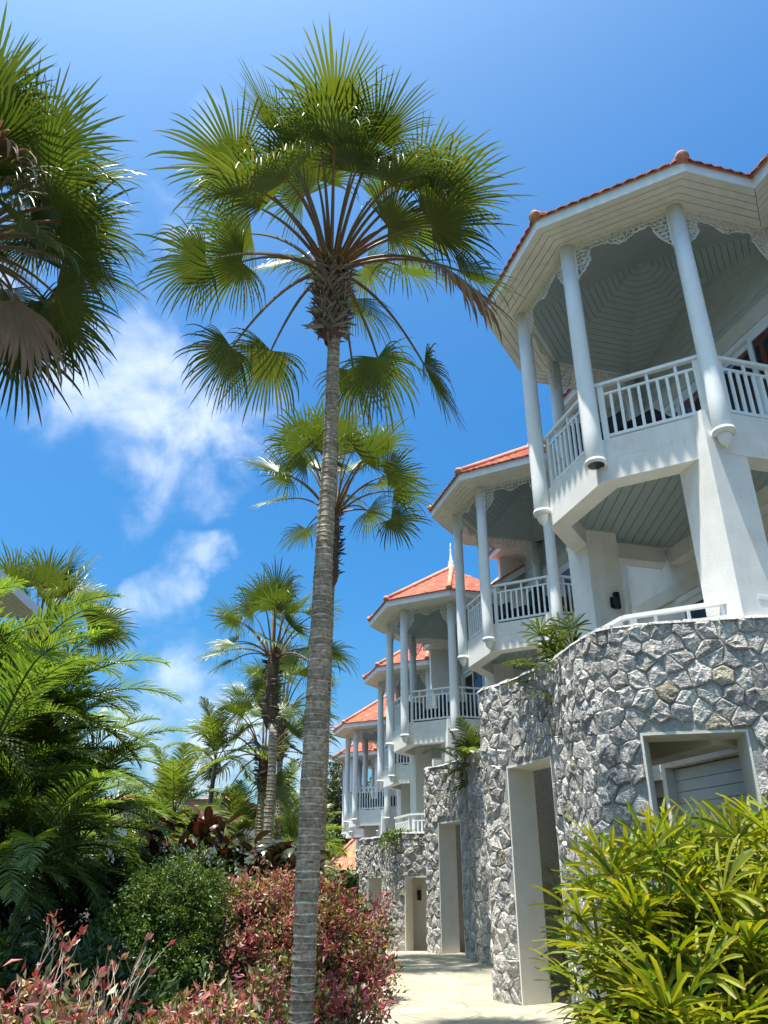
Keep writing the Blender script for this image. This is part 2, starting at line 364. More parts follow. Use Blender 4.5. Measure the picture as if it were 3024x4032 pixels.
        m = MB(); n = len(pts); rings = []
        for fr, fh, jz in ((sh, 0, 0), (sh * .985, .6, .2), (sh * .82, .9, .26), (sh * .45, 1.0, .28)):
            ring = []
            for q in pts:
                x = cx + (q[0] - cx) * fr * (1 + rnd.uniform(-.03, .03)); z = cz + (q[1] - cz) * fr * (1 + rnd.uniform(-.03, .03))
                d = -.01 if fh == 0 else max(.006, h * (fh + rnd.uniform(-jz, jz)) + ((x - cx) * tx + (z - cz) * tz) * fh)
                ring.append(C.pt(x, z, d))
            rings += ring
        ctr = C.pt(cx, cz, h * rnd.uniform(.9, 1.25))
        fs = [(i * n + j, i * n + (j + 1) % n, (i + 1) * n + (j + 1) % n, (i + 1) * n + j) for i in range(3) for j in range(n)] + [(3 * n + j, 3 * n + (j + 1) % n, 4 * n) for j in range(n)]
        m.add(rings + [ctr], fs, c)
        nr = C.nor(cx); P = Vector(C.pt(cx, cz, 0)); V = Vector((0, 0, 1.5)) - P; fc = max(0, (nr.x * V.x + nr.y * V.y) / V.length)
        inx = abs(P.x / max(P.y, 1)) < .66
        items.append((-(ar * (fc + .02) / V.length ** 2) * (1 if inx else .01), m))
    items.sort(key=lambda t: t[0]); rest = MB()
    for i, (sc_, m) in enumerate(items):
        if i < 300: put(m, 'stone', 'stone')
        else: rest.add(m.v, m.f, list(m.c))
    if rest.v: put(rest, 'stones', 'stone', kind='stuff')
    # row of cap stones along the top edge, irregular
    s = smin; i = 0
    while s < C.len - .1:
        ln = rnd.uniform(.22, .42); e = min(s + ln, C.len); m = MB(); hh = rnd.uniform(.0, .035); g = rnd.uniform(.32, .5)
        dd = rnd.uniform(.02, .06); b0 = rnd.uniform(.0, .03)
        v = [C.pt(s + .008, ztop - .028, dd), C.pt(e - .008, ztop - .028, dd + b0), C.pt(e - .008, ztop - .028, -TH), C.pt(s + .008, ztop - .028, -TH)]
        v += [C.pt(s + .02, ztop + hh, dd - .03), C.pt(e - .02, ztop + hh * rnd.uniform(.3, 1.2), dd - .02), C.pt(e - .02, ztop + hh, -TH + .02), C.pt(s + .02, ztop + hh, -TH + .02)]
        m.add(v, [(3, 2, 1, 0), (4, 5, 6, 7), (0, 1, 5, 4), (1, 2, 6, 5), (2, 3, 7, 6), (3, 0, 4, 7)], (g, g * .98, g * .94)); put(m, 'cap_stone', 'stone'); s = e; i += 1
    return root
def rel(k): return (HO[k][0] - HO[0][0], HO[k][1] - HO[0][1], HO[k][2] - HO[0][2])
DOOR = (2.31, 10.95, 1.85, 12.07); WIN = (4.02, 8.76, 2.93, 9.03)
OPN = [WIN, DOOR]
stone_wall(0, rel(0), 4.30, -.05, 1.6, [(*WIN, -.05, 3.02), (*DOOR, -.05, 3.05)], 'nearest and tallest grey rubble stone wall, with square opening above the bright palm', 11)
d = rel(1); stone_wall(1, d, 4.30 + d[2], -.05, 3.0, [(*WIN, -.05, 3.02 + d[2]), (*DOOR, -.05, 2.78)], 'second grey stone wall, with one tall narrow cream doorway at the path', 12)
d = rel(2); wall3 = stone_wall(2, d, 4.05 + d[2], -1.2, 3.0, [(*WIN, -1.2, 1.62), (*DOOR, -1.2, 1.62)], 'third stone wall, with a low cream doorway holding a black lamp', 13)
d = rel(3); stone_wall(3, d, 4.30 + d[2], -1.6, 3.6, [], 'fourth stone wall, a narrow strip left of the low doorway wall', 14, .3)
d = rel(4); stone_wall(4, d, 4.30 + d[2], -2.6, 3.6, [], 'farthest low stone wall behind the pink bush and white flowering shrub', 15, .34)

m = MB(); l3 = wall3.location; m.box((.25 - l3.x, 24.95 - l3.y, -1.2 - l3.z), (2.2 - l3.x, 25.1 - l3.y, 1.75 - l3.z)); m.box((.25 - l3.x, 24.2 - l3.y, 1.58 - l3.z), (2.2 - l3.x, 24.948 - l3.y, 1.72 - l3.z)); m.build('recess_wall', 'cream', wall3)
# ------------------------------------------------------------ villas (local frame: x back into the house, y along the facade, z=0 at the foot of the hanging columns)
VROT = R(15.3)
def ov(r, k): a = R(-67.5 - 45 * k); return (r * math.cos(a), r * math.sin(a))
RC, RE, RS, WX, INR = 2.215, 2.93, 2.12, 1.05, math.cos(R(22.5))
def ring_side(r0, r1, k):
    """trapezoid of side k between circumradii r0>r1"""
    return [ov(r0, k), ov(r0, k + 1), ov(r1, k + 1), ov(r1, k)]
def spiral_fret():
    """lacy carved valance for one bay: x 0..L along the bay, z down from 0"""
    L = 1.44; mb = MB(); rnd = random.Random(3)
    def depth(u):
        t = min(u, L - u); c = abs(u - L / 2)
        d = .15 + .13 * math.exp(-(c / .17) ** 2) + .012 * math.sin(u * 60)
        if t < .25: d = max(d, .15 + .52 * max(0, 1 - (t / .25)) ** .55 * (1 if t < .2 else (.25 - t) / .05))
        return d
    def ringarc(cx, cz, r, a0, a1, wd, th, n):
        vs = []
        for i in range(n + 1):
            t = i / n; a = a0 + (a1 - a0) * t; rr = r * (1 - .45 * t); w2 = wd * (1 - .35 * t)
            for q in (rr - w2 / 2, rr + w2 / 2):
                for y in (-th / 2, th / 2): vs.append((cx + q * math.cos(a), y, cz + q * math.sin(a)))
        fs = []
        for i in range(n):
            b = 4 * i; fs += [(b, b + 4, b + 6, b + 2), (b + 1, b + 3, b + 7, b + 5), (b + 2, b + 6, b + 7, b + 3), (b, b + 1, b + 5, b + 4)]
        fs += [(0, 2, 3, 1), (4 * n, 4 * n + 1, 4 * n + 3, 4 * n + 2)]; mb.add(vs, fs)
    r = .048; row = 0; z = -r * .8
    while z > -.72:
        u = r * (.9 if row % 2 == 0 else 1.9)
        while u < L:
            if -z + r * .55 < depth(u):
                s = rnd.choice([-1, 1]); a0 = rnd.uniform(0, 6.28); ringarc(u, z, r * rnd.uniform(1.02, 1.22), a0, a0 + s * 6.0, .015, .03, 11)
            u += r * 1.95
        z -= r * 1.7; row += 1
    pts = [(L * i / 90, 0, -depth(L * i / 90)) for i in range(91)]; mb.tube(pts, .0105, 4)
    mb.box((0, -.016, -.022), (L, .016, .0))
    for x in (-.06, L - .005): mb.box((x, -.03, -.70), (x + .065, .03, 0))
    return mb.mesh('fretwork')
FRET = spiral_fret()
def railing(root, p0, p1, z0, h, first=True):
    """posts, rails and single balusters between two plan points"""
    a = Vector((*p0, 0)); b = Vector((*p1, 0)); L = (b - a).length; d = (b - a).normalized(); Z = Vector((0, 0, 1))
    m = MB(); m.beam(a + Z * (z0 + h), b + Z * (z0 + h), .085, .05); m.build('handrail', 'blue', root)
    m = MB(); m.beam(a + d * .16 + Z * (z0 + h - .17), b - d * .16 + Z * (z0 + h - .17), .035, .035); m.build('upper_rail', 'blue', root)
    m = MB(); m.beam(a + d * .16 + Z * (z0 + .07), b - d * .16 + Z * (z0 + .07), .04, .045); m.build('bottom_rail', 'blue', root)
    for t in (.115, L - .115):
        m = MB(); m.beam(a + d * t + Z * z0, a + d * t + Z * (z0 + h - .026), .045, .085, up=d); m.build('rail_post', 'blue', root)
    n = max(4, round((L - .36) / .135))
    for i in range(n):
        t = .19 + (L - .38) * (i + .5) / n; tall = i % 3 == 1
        m = MB(); m.beam(a + d * t + Z * (z0 + .094), a + d * t + Z * (z0 + (h - .026 if tall else h - .189)), .03, .042, up=d); m.build('baluster', 'blue', root)
def board(root, name, mat, poly, z0, z1):
    if len(poly) < 3 or area(poly) < .004: return
    m = MB(); m.prism(poly, z0, z1); m.build(name, mat, root)
def glazed_front(root, z0, z1, y0, y1, n):
    """sliding doors: outer frame, panes, striped curtain behind"""
    x = WX - .01; m = MB()
    m.box((x - .06, y0, z1 - .10), (x + .06, y1, z1)); m.box((x - .055, y0, z0), (x + .055, y1, z0 + .08)); m.build('door_frame', 'blue', root)
    for i in range(n):
        ya = y0 + (y1 - y0) * i / n; yb = y0 + (y1 - y0) * (i + 1) / n; off = .035 if i % 2 else -.035
        f = MB()
        f.box((x + off - .025, ya, z0 + .082), (x + off + .025, ya + .085, z1 - .102)); f.box((x + off - .025, yb - .085, z0 + .082), (x + off + .025, yb, z1 - .102))
        f.box((x + off - .023, ya + .085, z0 + .082), (x + off + .023, yb - .085, z0 + .19)); f.box((x + off - .023, ya + .085, z1 - .20), (x + off + .023, yb - .085, z1 - .102))
        sash = f.build('door_sash', 'blue', root)
        g = MB(); g.box((x + off - .004, ya + .08, z0 + .18), (x + off + .004, yb - .08, z1 - .19)); g.build('pane', 'glass', sash)
        c = MB(); nn = 18
        for j in range(nn):
            q0 = ya + .05 + (yb - ya - .1) * j / nn; q1 = ya + .05 + (yb - ya - .1) * (j + 1) / nn; k = 1.0 if j % 2 else .5
            c.add([(x + .22 + .02 * (j % 2), q0, z0 + .1), (x + .22 + .02 * ((j + 1) % 2), q1, z0 + .1), (x + .22 + .02 * ((j + 1) % 2), q1, z1 - .1), (x + .22 + .02 * (j % 2), q0, z1 - .1)], [(0, 1, 2, 3)], (.21 * k, .165 * k, .15 * k))
        c.build('curtain', 'curtain', root)
def tiled(poly, zf, wrow=.15, wt=.17, rnd=None, up=None):
    """scale tiles over a plan polygon; zf(x,y) the roof plane; up = plan direction pointing up the slope"""
    mb = MB(); u = Vector(up).normalized(); s = Vector((-u.y, u.x)); A = [(q[0] * s.x + q[1] * s.y, q[0] * u.x + q[1] * u.y) for q in poly]
    v0 = min(a[1] for a in A); v1 = max(a[1] for a in A); nrow = int((v1 - v0) / wrow) + 1
    for j in range(nrow):
        va, vb = v0 + j * wrow, v0 + (j + 1) * wrow
        strip = clip(clip(A, 0, -1, -va), 0, 1, min(vb, v1))
        if len(strip) < 3: continue
        s0 = min(q[0] for q in strip); s1 = max(q[0] for q in strip); n = max(1, round((s1 - s0) / wt))
        for i in range(n):
            a = s0 + (s1 - s0) * i / n; b = s0 + (s1 - s0) * (i + 1) / n
            if j % 2: a += wt / 2; b += wt / 2; b = min(b, s1)
            if b - a < .02: continue
            k = rnd.uniform(.65, 1.25); c = (.37 * k, .085 * k * rnd.uniform(.85, 1.3), .045 * k); lo = va - .045; hi = vb; pts = [(a + .004, lo + .03, .014), ((a + b) / 2, lo, .020 + rnd.uniform(0, .010)), (b - .004, lo + .03, .014), (b - .004, hi, .012), (a + .004, hi, .012)]
            top = []; bot = []
            for (sx, vv, dz) in pts:
                x = sx * s.x + vv * u.x; y = sx * s.y + vv * u.y; top.append((x, y, zf(x, y) + dz)); bot.append((x, y, zf(x, y) + dz - .02))
            mb.add(top + bot, [(0, 1, 2, 3, 4), (0, 5, 6, 1), (1, 6, 7, 2), (7, 6, 5, 9, 8)], c)
    return mb
def build_villa():
    rnd = random.Random(7); root = empty('villa', HO[0], VROT)
    S0 = 4.0; ZF = 4.03                                            # soffit, underside of fascia
    # --- floor slab with deep edge beam
    oct5 = [ov(RS, k) for k in range(6)]; slab = [(WX, oct5[0][1])] + oct5[1:5] + [(WX, oct5[5][1])]
    m = MB(); m.prism(slab, .06, .38); m.build('balcony_slab', 'white', root)
    m = MB(); ri = RS - .33
    for k in range(5):
        q = [ov(RS, k), ov(RS, k + 1), ov(ri, k + 1), ov(ri, k)]
        q = clip(q, 1, 0, WX)
        if len(q) > 2: m.prism(q, -.27, .058)
    m.build('edge_beam', 'white', root)
    m = MB(); m.box((WX - .25, -1.7, -.25), (WX - .002, 1.7, .057)); m.build('rear_beam', 'white', root)
    # --- lower ceiling boards
    for i in range(19):
        y0 = -1.95 + i * .205; q = [(-1.85, y0 + .004), (WX - .25, y0 + .004), (WX - .25, y0 + .201), (-1.85, y0 + .201)]
    a = R(72)
    d = (math.cos(a), math.sin(a)); nx, ny = -d[1], d[0]
    for i in range(-14, 15):
        q = [ov(ri - .004, k) for k in range(8)]; q = clip(q, 1, 0, WX - .25); q = clip(q, nx, ny, (i + 1) * .16 - .005); q = clip(q, -nx, -ny, -i * .16 - .005)
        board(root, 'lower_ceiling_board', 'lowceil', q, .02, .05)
    # --- pillars below
    for s in (-1, 1):
        m = MB(); y = sorted((s * 1.30, s * 1.94)); m.box((-1.05, y[0], -7.6 if s > 0 else -3.2), (-.47, y[1], .372)); m.build('pillar', 'white', root)
    # --- columns with acorn finials
    cols = []
    for k, (x, y) in enumerate([(.86, -RC * INR), ov(RC, 1), ov(RC, 2), ov(RC, 3), ov(RC, 4), (.86, RC * INR)]):
        m = MB(); m.lathe([(.128, .02), (.132, .03), (.128, .5), (.124, 2.5), (.118, 3.98)], 24); c = m.build('column', 'blue', root, True, loc=(x, y, 0)); cols.append(c)
        m = MB(); m.lathe([(.09, -.045), (.148, -.045), (.150, .0), (.142, .018), (.09, .018)], 24); m.build('column_base', 'blue', c, True)
        m = MB(); m.lathe([(.088, -.047), (.094, -.08), (.088, -.13), (.062, -.18), (.03, -.215), (.012, -.24), (0, -.25)], 18); m.build('finial', 'blue', c, True)
    # --- railings
    E = [ov(RS - .06, k) for k in range(6)]; E[0] = (WX - .03, E[0][1]); E[5] = (WX - .03, E[5][1])
    for k in range(5): railing(root, E[k], E[k + 1], .38, .95)
    for k in range(3):
        a, b = E[k], E[k + 1]; railing(root, a, b, -3.2, .95)
    # --- fretwork valances
    for k in range(5):
        p = Vector(ov(RC, k) if 0 < k else (.86, -RC * INR)); q = Vector(ov(RC, k + 1) if k < 4 else (.86, RC * INR)); L = (q - p).length; d = (q - p).normalized(); st = p + d * (L - 1.44) / 2
        o = link('fretwork', FRET, 'fascia', root, loc=(st.x, st.y, S0 - .002)); o.rotation_euler = (0, 0, math.atan2(d.y, d.x))
    # --- eave soffit boards, concentric
    n = 6
    for k in range(5):
        for i in range(n):
            r0 = RE - .03 - (RE - RC + .06) * i / n; r1 = RE - .03 - (RE - RC + .06) * (i + 1) / n + .012
            q = ring_side(r0, r1, k)
            if k == 0: q = clip(q, 1, -1, .07 + RE * INR)
            if k == 4: q = clip(q, 1, 1, .07 + RE * INR)
            board(root, 'soffit_board', 'soffit', q, S0, S0 + .018)
    for s in (-1, 1):                                             # main eave, boards parallel to the facade
        for i in range(9):
            x0 = .09 + i * .106; q = [(x0, s * 2.0), (x0 + .098, s * 2.0), (x0 + .098, s * 3.62), (x0, s * 3.62)]
            q = clip(q, -1, -s, -.07 - RE * INR - .012); q = clip(q, 0, -s, -2.06)
            board(root, 'soffit_board', 'soffit', q, S0 + .002, S0 + .02)
    m = MB(); q = [ov(RE - .02, k) for k in range(8)]; m.prism(clip(q, 1, 0, WX), S0 + .024, S0 + .03)
    for s in (-1, 1): m.prism([(.08, s * 2.60), (WX, s * 2.60), (WX, s * 3.62), (.08, s * 3.62)], S0 + .031, S0 + .036)
    # hole of the balcony ceiling: ring only
    m = MB()
    for k in range(5):
        q = ring_side(RE - .02, RC - .05, k); q = clip(q, 1, 0, .98); m.prism(q, S0 + .024, S0 + .03)
    for s in (-1, 1): m.prism(sorted([(.08, s * 2.71), (WX, s * 2.71), (WX, s * 3.62), (.08, s * 3.62)], key=lambda p: math.atan2(p[1] - s * 3.1, p[0] - .5)), S0 + .031, S0 + .036)
    m.build('soffit_backing', 'dark', root)
    # --- raised balcony ceiling, concentric boards sloping up
    rI = RC - .10; slope = .52; nb = 19
    def zc(k):
        a = R(-90 - 45 * k); return lambda x, y, a=a: S0 - .01 + slope * max(0, rI * INR - (x * math.cos(a) + y * math.sin(a)))
    back = MB()
    for k in range(8):
        z = zc(k)
        for i in range(nb):
            r0 = rI * (1 - i / nb); r1 = rI * (1 - (i + 1) / nb) + .009
            q = ring_side(r0, max(r1, .001), k); q = clip(q, 1, 0, WX - .002)
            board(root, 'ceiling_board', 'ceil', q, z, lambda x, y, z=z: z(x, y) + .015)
        q = clip([ov(rI + .08, k), ov(rI + .08, k + 1), (0, 0)], 1, 0, WX + .1)
        if len(q) > 2: back.prism(q, lambda x, y, z=z: z(x, y) + .02, lambda x, y, z=z: z(x, y) + .03)
    back.build('ceiling_backing', 'dark', root)
    # frieze beam between soffit and ceiling
    m = MB()
    for k in range(5):
        q = ring_side(RC + .05, RC - .10, k); q = clip(q, 1, 0, WX); m.prism(q, S0 - .012, S0 - .001)
    m.build('frieze', 'soffit', root)
    # --- fascia
    for k in range(5):
        q = ring_side(RE, RE - .035, k)
        if k in (0, 4): q = clip(q, 1, 0, .075)
        m = MB(); m.prism(q, ZF - .045, ZF + .17); m.build('fascia', 'fascia', root)
    for s in (-1, 1):
        m = MB(); y = sorted((s * RE * INR, s * 3.66)); m.box((.07, y[0], ZF - .044), (.105, y[1], ZF + .169)); m.build('fascia', 'fascia', root)
        m = MB(); y = sorted((s * 3.625, s * 3.66)); m.add([(.106, y[0], ZF - .04), (4.2, y[0], ZF + 2.65), (4.2, y[0], ZF + 2.87), (.106, y[0], ZF + .17), (.106, y[1], ZF - .04), (4.2, y[1], ZF + 2.65), (4.2, y[1], ZF + 2.87), (.106, y[1], ZF + .17)], [(0, 1, 2, 3), (7, 6, 5, 4), (0, 4, 5, 1), (1, 5, 6, 2), (2, 6, 7, 3), (3, 7, 4, 0)]); m.build('barge_board', 'fascia', root)
    # --- roof: eight-sided cap and main slope
    ZE = ZF + .165; AP = 6.0; RT = RE + .03; sl = (AP - ZE) / (RT * INR)
    roof = MB(); tiles = MB()
    for k in range(8):
        a = R(-90 - 45 * k); nrm = (math.cos(a), math.sin(a)); z = lambda x, y, nrm=nrm: AP - sl * (x * nrm[0] + y * nrm[1])
        q = [ov(RT, k), ov(RT, k + 1), (0, 0)]; roof.prism(q, lambda x, y, z=z: z(x, y) - .03, z)
        if k < 5: t = tiled(q, z, rnd=rnd, up=(-nrm[0], -nrm[1])); tiles.add(t.v, t.f, list(t.c))
    zm = lambda x, y: ZE + sl * (x - .02)
    q = [(.02, -3.7), (4.2, -3.7), (4.2, 3.7), (.02, 3.7)]
    qs = [clip(clip(q, -1, -s, -2.70), 0, -s, 0) for s in (-1, 1)]
    for qq in qs: roof.prism(qq, lambda x, y: zm(x, y) - .03, zm)
    zr = lambda x, y: ZE + sl * (8.38 - x)
    roof.prism([(4.2, -3.7), (8.4, -3.7), (8.4, 3.7), (4.2, 3.7)], lambda x, y: zr(x, y) - .03, zr)
    
    for qq in qs: t = tiled(qq, zm, .16, .19, rnd, (1, 0)); tiles.add(t.v, t.f, list(t.c))
    ro = roof.build('roof', 'ridge', root); tiles.build('roof_tiles', 'tile', ro, kind='stuff')
    for k in range(1, 5):                                         # hip caps with round ends
        p = Vector((*ov(RT - .02, k), ZE + .05)); d = (Vector((0, 0, AP + .05)) - p); m = MB(); pts = [p + d * t for t in (0, .3, .6, .97)]; m.tube(pts, [.085, .08, .08, .08], 10)
        nn = 11
        m2 = MB(); dn = d.normalized(); m2.tube([p - dn * .06, p - dn * .02, p + dn * .05], [.085, .105, .095], 12); h = m.build('hip_cap', 'ridge', ro, True); m2.build('hip_end', 'ridge', h, True)
    m = MB(); m.lathe([(.13, 5.98), (.15, 6.03), (.10, 6.08), (.12, 6.14), (.085, 6.2), (.10, 6.26), (.05, 6.34), (.045, 6.5), (.03, 6.7), (.035, 6.75), (.012, 6.8), (.028, 6.86), (.004, 7.0)], 14); m.build('spire', 'white', ro, True)
    # --- facade wall with siding, lintel band and doors
    m = MB(); m.box((WX + .002, -3.5, 2.83), (WX + .18, 3.5, 5.2)); m.box((WX + .002, -3.5, .0), (WX + .18, -1.95, 2.83)); m.box((WX + .002, 1.95, .0), (WX + .18, 3.5, 2.83))
    m.box((WX + .002, -3.5, -.55), (WX + .18, 3.5, .0)); m.box((WX + .002, -3.5, -3.2), (WX + .18, -1.95, -.55)); m.box((WX + .002, 1.95, -3.2), (WX + .18, 3.5, -.55)); m.build('facade_wall', 'white', root)
    for i in range(11):
        z = 3.12 + i * .19; m = MB(); m.add([(WX - .022, -3.42, z), (WX - .022, 3.42, z), (WX - .006, 3.42, z + .186), (WX - .006, -3.42, z + .186), (WX, -3.42, z), (WX, 3.42, z), (WX, 3.42, z + .186), (WX, -3.42, z + .186)], [(0, 1, 2, 3)[::-1], (4, 5, 6, 7), (0, 1, 5, 4), (1, 2, 6, 5), (2, 3, 7, 6), (3, 0, 4, 7)]); m.build('siding_board', 'sidin', root)
    for z, t in ((2.80, 3.10), (-.80, -.56)):
        m = MB(); m.box((WX - .085, -2.2 if z > 0 else -3.3, z), (WX - .024, 2.2 if z > 0 else 3.3, t)); m.build('lintel_band', 'cream', root)
    glazed_front(root, .385, 2.79, -1.94, 1.94, 4); glazed_front(root, -3.19, -.81, -1.94, 1.94, 4)
    for s in (-1, 1):
        m = MB(); y = sorted((s * 3.40, s * 3.58)); m.box((.30, y[0], -3.2), (WX, y[1], 3.998)); m.build('side_screen', 'white', root)
        m = MB(); y = sorted((s * 3.38, s * 3.5)); m.prism([(WX + .18, y[0]), (8.2, y[0]), (8.2, y[1]), (WX + .18, y[1])], -7.5, lambda x, y: ZE - .1 + sl * (min(x, 8.4 - x))); m.build('end_wall', 'white', root)
    m = MB(); m.box((WX + .18, -3.38, .05), (8.2, 3.38, .35)); m.box((WX + .18, -3.38, -3.5), (8.2, 3.38, -3.21)); m.box((5, -3.3, -3.2), (5.1, 3.3, 4)); m.build('inner_floors', 'cream', root)
    # --- terrace deck reaching out to the stone wall, wall of the ground storey
    ca, sa = math.cos(-VROT), math.sin(-VROT)
    W = [(x - HO[0][0], y - HO[0][1]) for x, y in WALL[2:15]]; W = [(x * ca - y * sa, x * sa + y * ca) for x, y in W]
    W = [(x + .25, y) if x < -1 else (x, y + .25) for x, y in W]
    m = MB(); m.prism(clip([(WX, -1.9)] + W[1:] + [(WX, 3.3)], 0, 1, 1.2), -3.50, -3.21); m.build('terrace_deck', 'cream', root)
    m = MB(); m.box((WX + .4, -3.5, -8), (WX + .55, 3.5, -3.52)); m.build('ground_storey_wall', 'white', root)
    for i in range(18):
        z = -6.9 + i * .187; m = MB(); m.box((WX + .36, -3.4, z), (WX + .398, 3.4, z + .176)); m.build('siding_board', 'sidin', root)
    m = MB(); m.box((-1.3, -1.3, -3.9), (-.95, 1.2, -3.505)); m.build('deck_beam', 'cream', root)
    return root, cols
vlabels = ['nearest villa, its white octagonal balcony high at the right edge, tiled eave above', 'second villa, its balcony half hidden by the nearest one, red tile edge',
           'third villa, with white roof spire on a broad red tiled roof', 'fourth villa, squeezed between the spired villa and the far ones',
           'fifth villa, orange tiled roof just right of the big palm trunk', 'last villa of the row, lowest roof at the far left end']
villa, vcols = build_villa()
for k in range(5, -1, -1):
    if k:
        sk = [c for c in vcols[3].children if c.name.startswith('finial')] if k == 2 else []
        o = copy_tree(villa, None, sk); o.location = HO[k]
    else:
        o = villa
    tag(o, vlabels[k], 'villa', 'villas stepping down the hillside')
for c in list(vcols[2].children):                                 # nearest villa: the finial of this column has broken off
    if c.name.startswith('finial'): bpy.data.objects.remove(c)
m = MB(); m.lathe([(.0, -.0475), (.118, -.0475), (.118, -.046), (0, -.046)], 18); m.build('painted_hollow', 'black', vcols[2])  # flat black disc: the dark inside the hollow is painted, column is solid

# --- things on the villas
def to_world(k, p):
    c, s = math.cos(VROT), math.sin(VROT); return (HO[k][0] + p[0] * c - p[1] * s, HO[k][1] + p[0] * s + p[1] * c, HO[k][2] + p[2])
def wall_lamp(loc, rz, label):
    o = empty('wall_lamp', loc, rz, label, 'wall lamp', 'black cylinder wall lamps')
    m = MB(); m.lathe([(.05, -.13), (.056, -.13), (.056, .13), (.0, .13)], 18); m.build('lamp_tube', 'black', o, True)
    m = MB(); m.box((-.03, .05, -.05), (.03, .10, .05)); m.build('bracket', 'black', o); m = MB(); m.box((-.05, .10, -.09), (.05, .118, .09)); m.build('back_plate', 'black', o)
wall_lamp(to_world(0, (-.70, 1.18, -1.25)), VROT, 'black cylinder lamp on the white pillar under the nearest balcony')
wall_lamp(to_world(4, (-.70, 1.18, -1.7)), VROT, 'small black lamp on the white pillar of the fifth villa')
def lounger(k, p, rz, label):
    o = empty('lounge_chair', to_world(k, p), VROT + rz, label, 'chair', 'dark lounge chairs on the balconies')
    m = MB(); m.box((-.35, -.75, .22), (.35, .75, .40)); m.build('seat', 'cush', o); m = MB(); m.box((-.36, .60, .402), (.36, .80, .85)); m.build('backrest', 'cush', o)
    for x in (-.32, .28):
        for y in (-.7, .64): m = MB(); m.box((x, y, 0), (x + .05, y + .05, .218)); m.build('leg', 'black', o)
    for x in (-.42, .362): m = MB(); m.box((x, -.3, .30), (x + .055, .7, .58)); m.build('armrest', 'black', o)
wh = ['nearest villa', 'second villa', 'spired villa', 'fourth villa', 'fifth villa', 'last villa']
for k in range(6):
    lounger(k, (-1.2, -.45, .382), R(20), 'dark lounge chair behind the front rail, balcony of the ' + wh[k])
    if k in (1, 2, 4): lounger(k, (-.2, -1.2, .382), R(80), 'dark lounge chair near the right column, balcony of the ' + wh[k])
